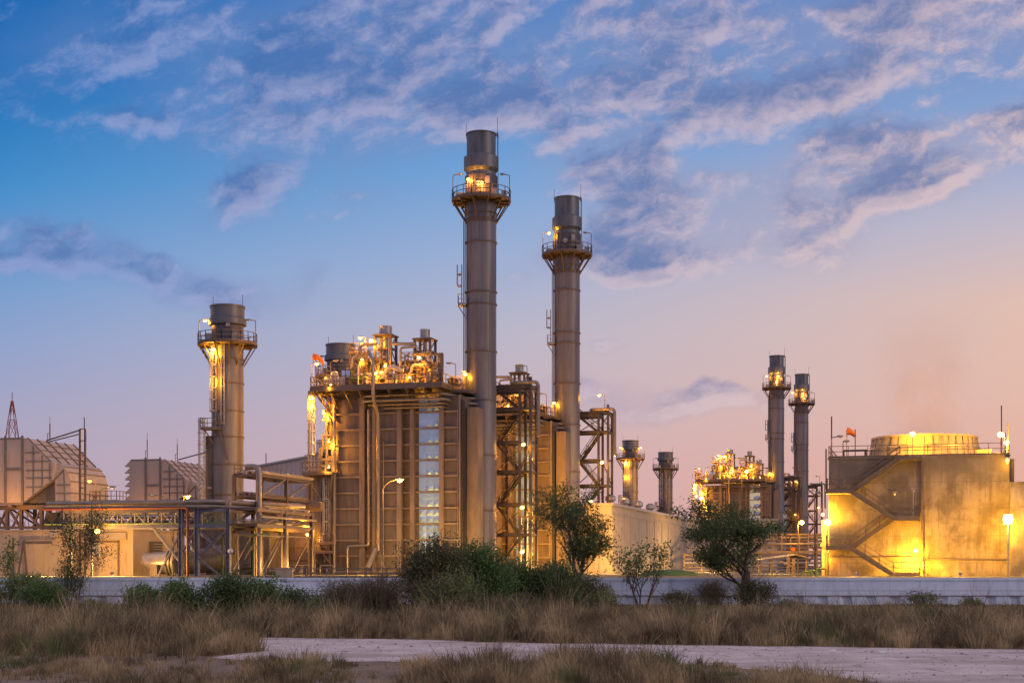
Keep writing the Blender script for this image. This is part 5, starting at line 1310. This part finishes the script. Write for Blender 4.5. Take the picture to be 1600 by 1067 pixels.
def bush(px,pt,pb,wpx,label,seed,nleaf,lsize,mt,Y=None,tw=.0,name='bush',clumps=16,spiky=.0,group=None):
    Y=Y or min(104.,EYE*FP/(pb-HY)); X=(px-800)*Y/FP; h=(EYE+(HY-pt)*Y/FP)*1.15; w=wpx*Y/FP/2
    R=empty(name,(X,Y,0),0,label,'bush',group); r=np.random.default_rng(seed); q=random.Random(seed)
    cs=[]; b=MB()
    for k in range(clumps):
        a=r.uniform(0,2*pi); rad=sqrt(r.uniform(0,1)); cx=cos(a)*rad*w*.85; cy=sin(a)*rad*min(w,1.6)*.8
        hh=h*(1-.55*(abs(cx)/w)**2)*r.uniform(.45,.95); cs.append((cx,cy,hh*.76,r.uniform(.32,.62)*min(1.15,h*.36),))
        b.tube([(cx*.3,cy*.3,-.1),(cx*.7,cy*.7,hh*.45),(cx,cy,hh*.95)],[.035,.025,.012],4,False)
    for k in range(int(clumps*(.6+tw*2))):
        bx=q.uniform(-w,w)*.75; y_=q.uniform(-.6,.6); hh=h*q.uniform(.45,1.0)*(1-.5*(bx/w)**2); sx=q.uniform(-.8,.8)
        m1=Vector((bx+sx*.3,y_,hh*.4)); m2=Vector((bx+sx*.75+q.uniform(-.25,.25),y_+q.uniform(-.3,.3),hh*.75)); tp=Vector((bx+sx*1.3+q.uniform(-.5,.5),y_+q.uniform(-.5,.5),hh*q.uniform(.85,1.02)))
        b.tube([(bx,y_,-.1),m1,m2,tp],[.02,.016,.011,.006],3,False)
        for j in range(3):
            p0=m1.lerp(m2,q.random()) if j<2 else m2; b.tube([p0,p0+Vector((q.uniform(-.35,.35),q.uniform(-.3,.3),q.uniform(.1,.35)))*1.0,p0+Vector((q.uniform(-.8,.8),q.uniform(-.5,.5),q.uniform(.2,.6)))],[.010,.008,.005],3,False)
    b.build('stem',M['twig' if tw else 'bark'],R)
    nleaf=int(nleaf*1.3); cs=np.array(cs); wt=cs[:,3]**2; i=r.choice(len(cs),nleaf,p=wt/wt.sum())
    d=r.normal(size=(nleaf,3)); d/=np.linalg.norm(d,axis=1)[:,None]; rad=r.uniform(0,1,nleaf)**.45
    P=cs[i,:3]+d*(rad*cs[i,3]*1.55)[:,None]*np.array([1.15,1.,.95])+r.normal(size=(nleaf,3))*.06
    fill=r.random(nleaf)<.18; P[fill,2]*=r.uniform(.1,.9,fill.sum()); P=P[P[:,2]>0.02]
    V,F_=leaf_quads(P,lsize,r); np_mesh('foliage',V,F_,M[mt],R); return R
bush(30,893,955,120,'pale green leafy bush at the left edge below the sapling',101,5200,.15,'leaffresh')
bush(72,908,957,80,'pale green leafy bush between the sapling and the slim tree',102,3400,.15,'leafgreen')
bush(104,868,942,52,'dark feathery bush round the foot of the slim tree',103,3200,.12,'leafdark')
bush(232,912,972,92,'low dark green bush at the left end of the long hedge of bushes',104,4800,.14,'leafgreen')
bush(290,905,972,104,'dark green bush just right of the low end bush',105,5400,.14,'leafgreen')
bush(350,897,972,108,'tall dark green bush in the middle of the dark clump',106,6000,.14,'leafdark')
bush(410,896,970,104,'rounded dark bush with the highest top of the left clump',107,6000,.14,'leafgreen')
bush(466,918,972,88,'low dark bush at the right end of the left clump',108,4200,.14,'leafdark')
bush(146,935,962,60,'low green scrub between the slim tree and the dark clump',109,1500,.13,'leafgreen')
bush(523,900,962,66,'thin brown twiggy bush with few leaves in front of the white wall',110,900,.12,'leafmix',tw=2.5)
bush(590,893,965,90,'leafless grey brush left of the big bush',111,250,.12,'leafmix',tw=5,clumps=22)
bush(560,905,962,70,'leafless thorn brush between twiggy bush and grey brush',131,150,.12,'leafmix',tw=4,clumps=18)
bush(676,822,962,118,'tall round bush mixed with dead twigs, left half of the big thicket',112,9000,.15,'leafmix',tw=2.2,clumps=30)
bush(742,838,960,122,'tall dense dark bush, right half of the big thicket',113,14500,.15,'leafgreen',tw=.6,clumps=30)
bush(700,888,972,110,'yellowish scrub in front of the big thicket',132,2200,.13,'leaffresh',tw=3,clumps=18)
bush(812,866,955,112,'dark bush right of the big thicket under the stair tower',114,9500,.15,'leafgreen',tw=.8,clumps=24)
bush(866,872,955,96,'dark bush left of the foot of the middle tree',115,6500,.15,'leafdark',tw=.8,clumps=22)
bush(908,898,952,88,'rounded bush at the foot of the middle tree',116,6000,.15,'leafmix',tw=.8,clumps=20)
bush(940,915,958,48,'yellow green weed bush right of the middle tree',117,1400,.14,'leaffresh')
bush(1062,922,948,60,'low scrub at the wall between the small tree and dark tree',118,1300,.13,'leafmix',tw=1)
bush(1178,898,945,66,'weedy bush right of the trunk of the dark tree',119,2600,.14,'leafmix',tw=1.5)
bush(1112,905,944,44,'bare thorny bush left of the trunk of the dark tree',133,350,.12,'leafmix',tw=4)
bush(1440,923,948,66,'small airy shrub in front of the white wall below the tower',120,420,.16,'leaffresh',tw=1)
bush(1518,934,950,44,'small fresh green weed clump at the wall near the right edge',121,420,.16,'leaffresh')
bush(1232,936,950,50,'flat yellow green weeds at the wall right of the dark tree',122,700,.12,'leaffresh')
bush(800,932,975,150,'straggly dry scrub in the grass before the thicket',134,900,.12,'leafmix',tw=4,clumps=16)
# far lawn mound behind the wall
o=MB().ball((0,0,0),3.1,1.6,.62,26,12).build('grass_mound',M['leafgreen'],None,True); o.location=W(1045,897,150.); o.location.z=TG; tag(o,'smooth green mound on the yard edge right of the small forked tree','mound')

# ------------------------------------------------------------------ dry grass
def grassmat(name,a,b,c_):
    m,nt,bs=new_mat(name); E.nt=nt; g=nt.nodes.new('ShaderNodeNewGeometry'); r=E(g.outputs['Random Per Island'])
    tc=nt.nodes.new('ShaderNodeTexCoord'); ob=E(tc.outputs['Object']); n=nz(mapping(ob,(0,0,0),(0,0,0),(1,.28,1),'POINT'),.3,5,.65); n3=nz(mapping(ob,(5,0,0),(0,0,0),(1,.25,1),'POINT'),.75,5,.65)
    c=mixc(r,a,b); c=mixc(rng_map(n,.52,.62)*.85,c,c_); c=mixc(rng_map(n3,.51,.60)*.75,c,tuple(x*.42 for x in b)); c=mixc(rng_map(n3,.49,.38)*.8,c,tuple(min(1,x*1.35) for x in a))
    nt.links.new(c.k,bs.inputs['Base Color']); bs.inputs['Roughness'].default_value=.8; return m
M['grass']=grassmat('dry_grass',(.42,.315,.165),(.16,.12,.06),(.09,.13,.035))
def density(X,Y):
    """how thick and tall the dry grass is: returns (keep probability, height)"""
    pxx=800+X*FP/Y; pyy=HY+EYE*FP/Y
    n=np.array([1.2*mnoise.noise(Vector((x*.40,y*.12,2.)))+.9*mnoise.noise(Vector((x*1.1,y*.35,5.))) for x,y in zip(X,Y)])
    p=np.full(X.shape,.85); h=np.full(X.shape,.62)*(1+.7*n)
    far=Y>58
    h=np.where(far,.60*(1+.6*n),h)
    rim=(Y>50)&(Y<66); h=np.where(rim,.85*(1+.6*n),h)
    near=Y<46
    low=near&(pxx<640); h=np.where(low,.22*(1+.8*n),h); p=np.where(low,.40+.8*n,p)
    mid=near&(pxx>=640)&(pxx<1180); k=np.exp(-((pxx-900)/230)**2)
    h=np.where(mid,(.16+.34*k)*(1+.7*n),h); p=np.where(mid,.35+.5*k+.3*n,p)
    rt=near&(pxx>=1180); k2=np.exp(-((pxx-1235)/120)**2)
    h=np.where(rt,(.14+.36*k2)*(1+.7*n),h); p=np.where(rt,.10+.5*k2+.25*n,p)
    left=(Y<60)&(Y>44)&(pxx<420); h=np.where(left,.80*(1+.5*n),h)
    far2=Y>66; h=np.where(far2,(.05+.58*np.clip((106-Y)/40,0,1))*(1+.6*n),h)
    return np.clip(p,0.02,1),np.clip(h,.08,1.3)
def grass(n_t, blades, sd):
    r=np.random.default_rng(sd)
    pyy=r.uniform(942,1082,n_t*2)**1.0; Y=EYE*FP/(pyy-HY)
    # even out: more tufts far away per row, where each is small
    Y=np.where(r.random(len(Y))<.35,r.uniform(46,106.3,len(Y)),Y)
    X=r.uniform(-.375,.375,len(Y))*Y*1.03
    Y=np.clip(Y,31,106.4)
    ok=~in_road(X,Y); X,Y=X[ok],Y[ok]
    p,h=density(X,Y); k=r.random(len(X))<p; X,Y,h=X[k][:n_t],Y[k][:n_t],h[k][:n_t]
    m=len(X)
    ts=np.exp(r.normal(size=m)*.33); rep=lambda q:np.repeat(q,blades); N_=m*blades
    oa=r.uniform(0,2*pi,N_); orr=np.abs(r.normal(size=N_)); h=rep(h*ts)*r.uniform(.35,1.1,N_); h=np.where(r.random(N_)<.02,h*1.5,h)
    X=rep(X)+np.cos(oa)*orr*.10*rep(ts); Y2=rep(Y)+np.sin(oa)*orr*.10*rep(ts)
    w=np.clip(Y2/60,.6,1.6)*.011*r.uniform(.6,1.6,N_); a=r.uniform(0,2*pi,N_); ln=h*np.clip(.12+.38*orr,0,1.1); wind=rep(r.normal(0,.25,m))
    dx,dy=np.cos(a)*w,np.sin(a)*w*.5; lx,ly=np.cos(oa)*ln+wind*h,np.sin(oa)*ln; h=h*(1-.22*np.clip(orr-1,0,1.5))
    z0=np.full(len(X),-.02)
    v0=np.stack([X-dx,Y2-dy,z0],1); v1=np.stack([X+dx,Y2+dy,z0],1)
    v2=np.stack([X+lx*.35+dx*.7,Y2+ly*.35+dy*.7,h*.6],1); v3=np.stack([X+lx*.35-dx*.7,Y2+ly*.35-dy*.7,h*.6],1); v4=np.stack([X+lx,Y2+ly,h],1)
    V=np.stack([v0,v1,v2,v3,v4],1).reshape(-1,3); b=np.arange(len(X))*5
    F1=np.stack([b,b+1,b+2,b+3],1); F2=np.stack([b+3,b+2,b+4,b+4],1)
    F2=np.stack([b+3,b+2,b+4],1)
    me=bpy.data.meshes.new('dry_grass'); me.vertices.add(len(V)); me.vertices.foreach_set('co',V.astype(np.float32).ravel())
    nl=len(b)*7; me.loops.add(nl); L_=np.concatenate([F1,F2],1).astype(np.int32).ravel(); me.loops.foreach_set('vertex_index',L_)
    ls=np.stack([np.arange(len(b))*7,np.arange(len(b))*7+4],1).ravel().astype(np.int32); lt=np.tile([4,3],len(b)).astype(np.int32)
    me.polygons.add(len(b)*2); me.polygons.foreach_set('loop_start',ls); me.polygons.foreach_set('loop_total',lt); me.update(); me.materials.append(M['grass'])
    o=bpy.data.objects.new('dry_grass',me); C.objects.link(o); o['kind']='stuff'
grass(15500,24,5)
def weeds():
    r=np.random.default_rng(77); n=26000; Y=r.uniform(58.5,104,n); X=r.uniform(-.36,.36,n)*Y
    f=np.array([mnoise.noise(Vector((x*.22,y*.12,9.)))+.4*mnoise.noise(Vector((x*1.2,y*1.2,3.))) for x,y in zip(X,Y)])
    pxx=800+X*FP/Y; near=np.exp(-((pxx-860)/330)**2)*.35*(Y>80)+.25*(Y>97)+.22*np.exp(-((Y-60.5)/3)**2)
    k=(f+near>.30); X,Y,f=X[k],Y[k],f[k]; X=np.repeat(X,9)+r.normal(size=len(X)*9)*.25; Y=np.repeat(Y,9)+r.normal(size=len(Y)*9)*.25; f=np.repeat(f,9)
    P=np.stack([X,Y,r.uniform(.05,1,len(X))**1.3*np.clip(.25+f*.7,.15,.8)*(1.0-.6*(Y>95))],1); V,F_=leaf_quads(P,.13,r); o=np_mesh('weeds',V,F_,M['leafmix']); o['kind']='stuff'
weeds()
# pebbles and scraps lying on the track
r=random.Random(4); k=0; mats_=0
def pebbles():
    mb=MB(); q=random.Random(9); n=0
    while n<420:
        X,Y=q.uniform(-14,24),q.uniform(36,57)
        if not in_road(np.array([X]),np.array([Y]))[0]: continue
        s=q.uniform(.012,.035)*(1 if q.random()<.9 else 2); mb.ball((X,Y,.012+s*.3),s,s*.9,s*.6,6,4); n+=1
    o=mb.build('gravel_pebbles',M['stone'],None,True); o['kind']='stuff'
pebbles()
for i,(px_,py_,lab) in enumerate(((1372,1004,'white plastic scrap on the grass edge of the gravel track'),(1301,1019,'small white paper scrap on the gravel track, left one'),(1378,1021,'small white paper scrap on the gravel track, right one'))):
    X,Y=G(px_,py_); b=MB(); q=random.Random(i); n=7; pts=[(X+.16*cos(2*pi*j/n)*q.uniform(.5,1.2),Y+.12*sin(2*pi*j/n),.02+q.uniform(.01,.09)) for j in range(n)]
    b.add(pts+[(X,Y,.1)],[(j,(j+1)%n,n) for j in range(n)]); tag(b.build('litter_scrap',M['litter']),lab,'litter','scraps on the track')

# ------------------------------------------------------------------ camera and render settings
cam=bpy.data.cameras.new('camera'); co=bpy.data.objects.new('camera',cam); C.objects.link(co)
co.location=(0,0,EYE); co.rotation_euler=(radians(90),0,0); cam.sensor_width=36; cam.lens=36*FP/1600; cam.shift_y=(HY-533.5)/1600; cam.clip_end=12000
sc=bpy.context.scene; sc.camera=co
sc.view_settings.view_transform='Standard'; sc.view_settings.look='None'; sc.view_settings.exposure=0; sc.view_settings.gamma=1
sc.cycles.use_denoising=True; sc.cycles.denoiser='OPENIMAGEDENOISE'; sc.cycles.max_bounces=6; sc.cycles.transparent_max_bounces=4
sc.cycles.sample_clamp_indirect=3; sc.cycles.volume_step_rate=2; sc.cycles.volume_max_steps=64; sc.cycles.volume_bounces=2; sc.cycles.caustics_reflective=False
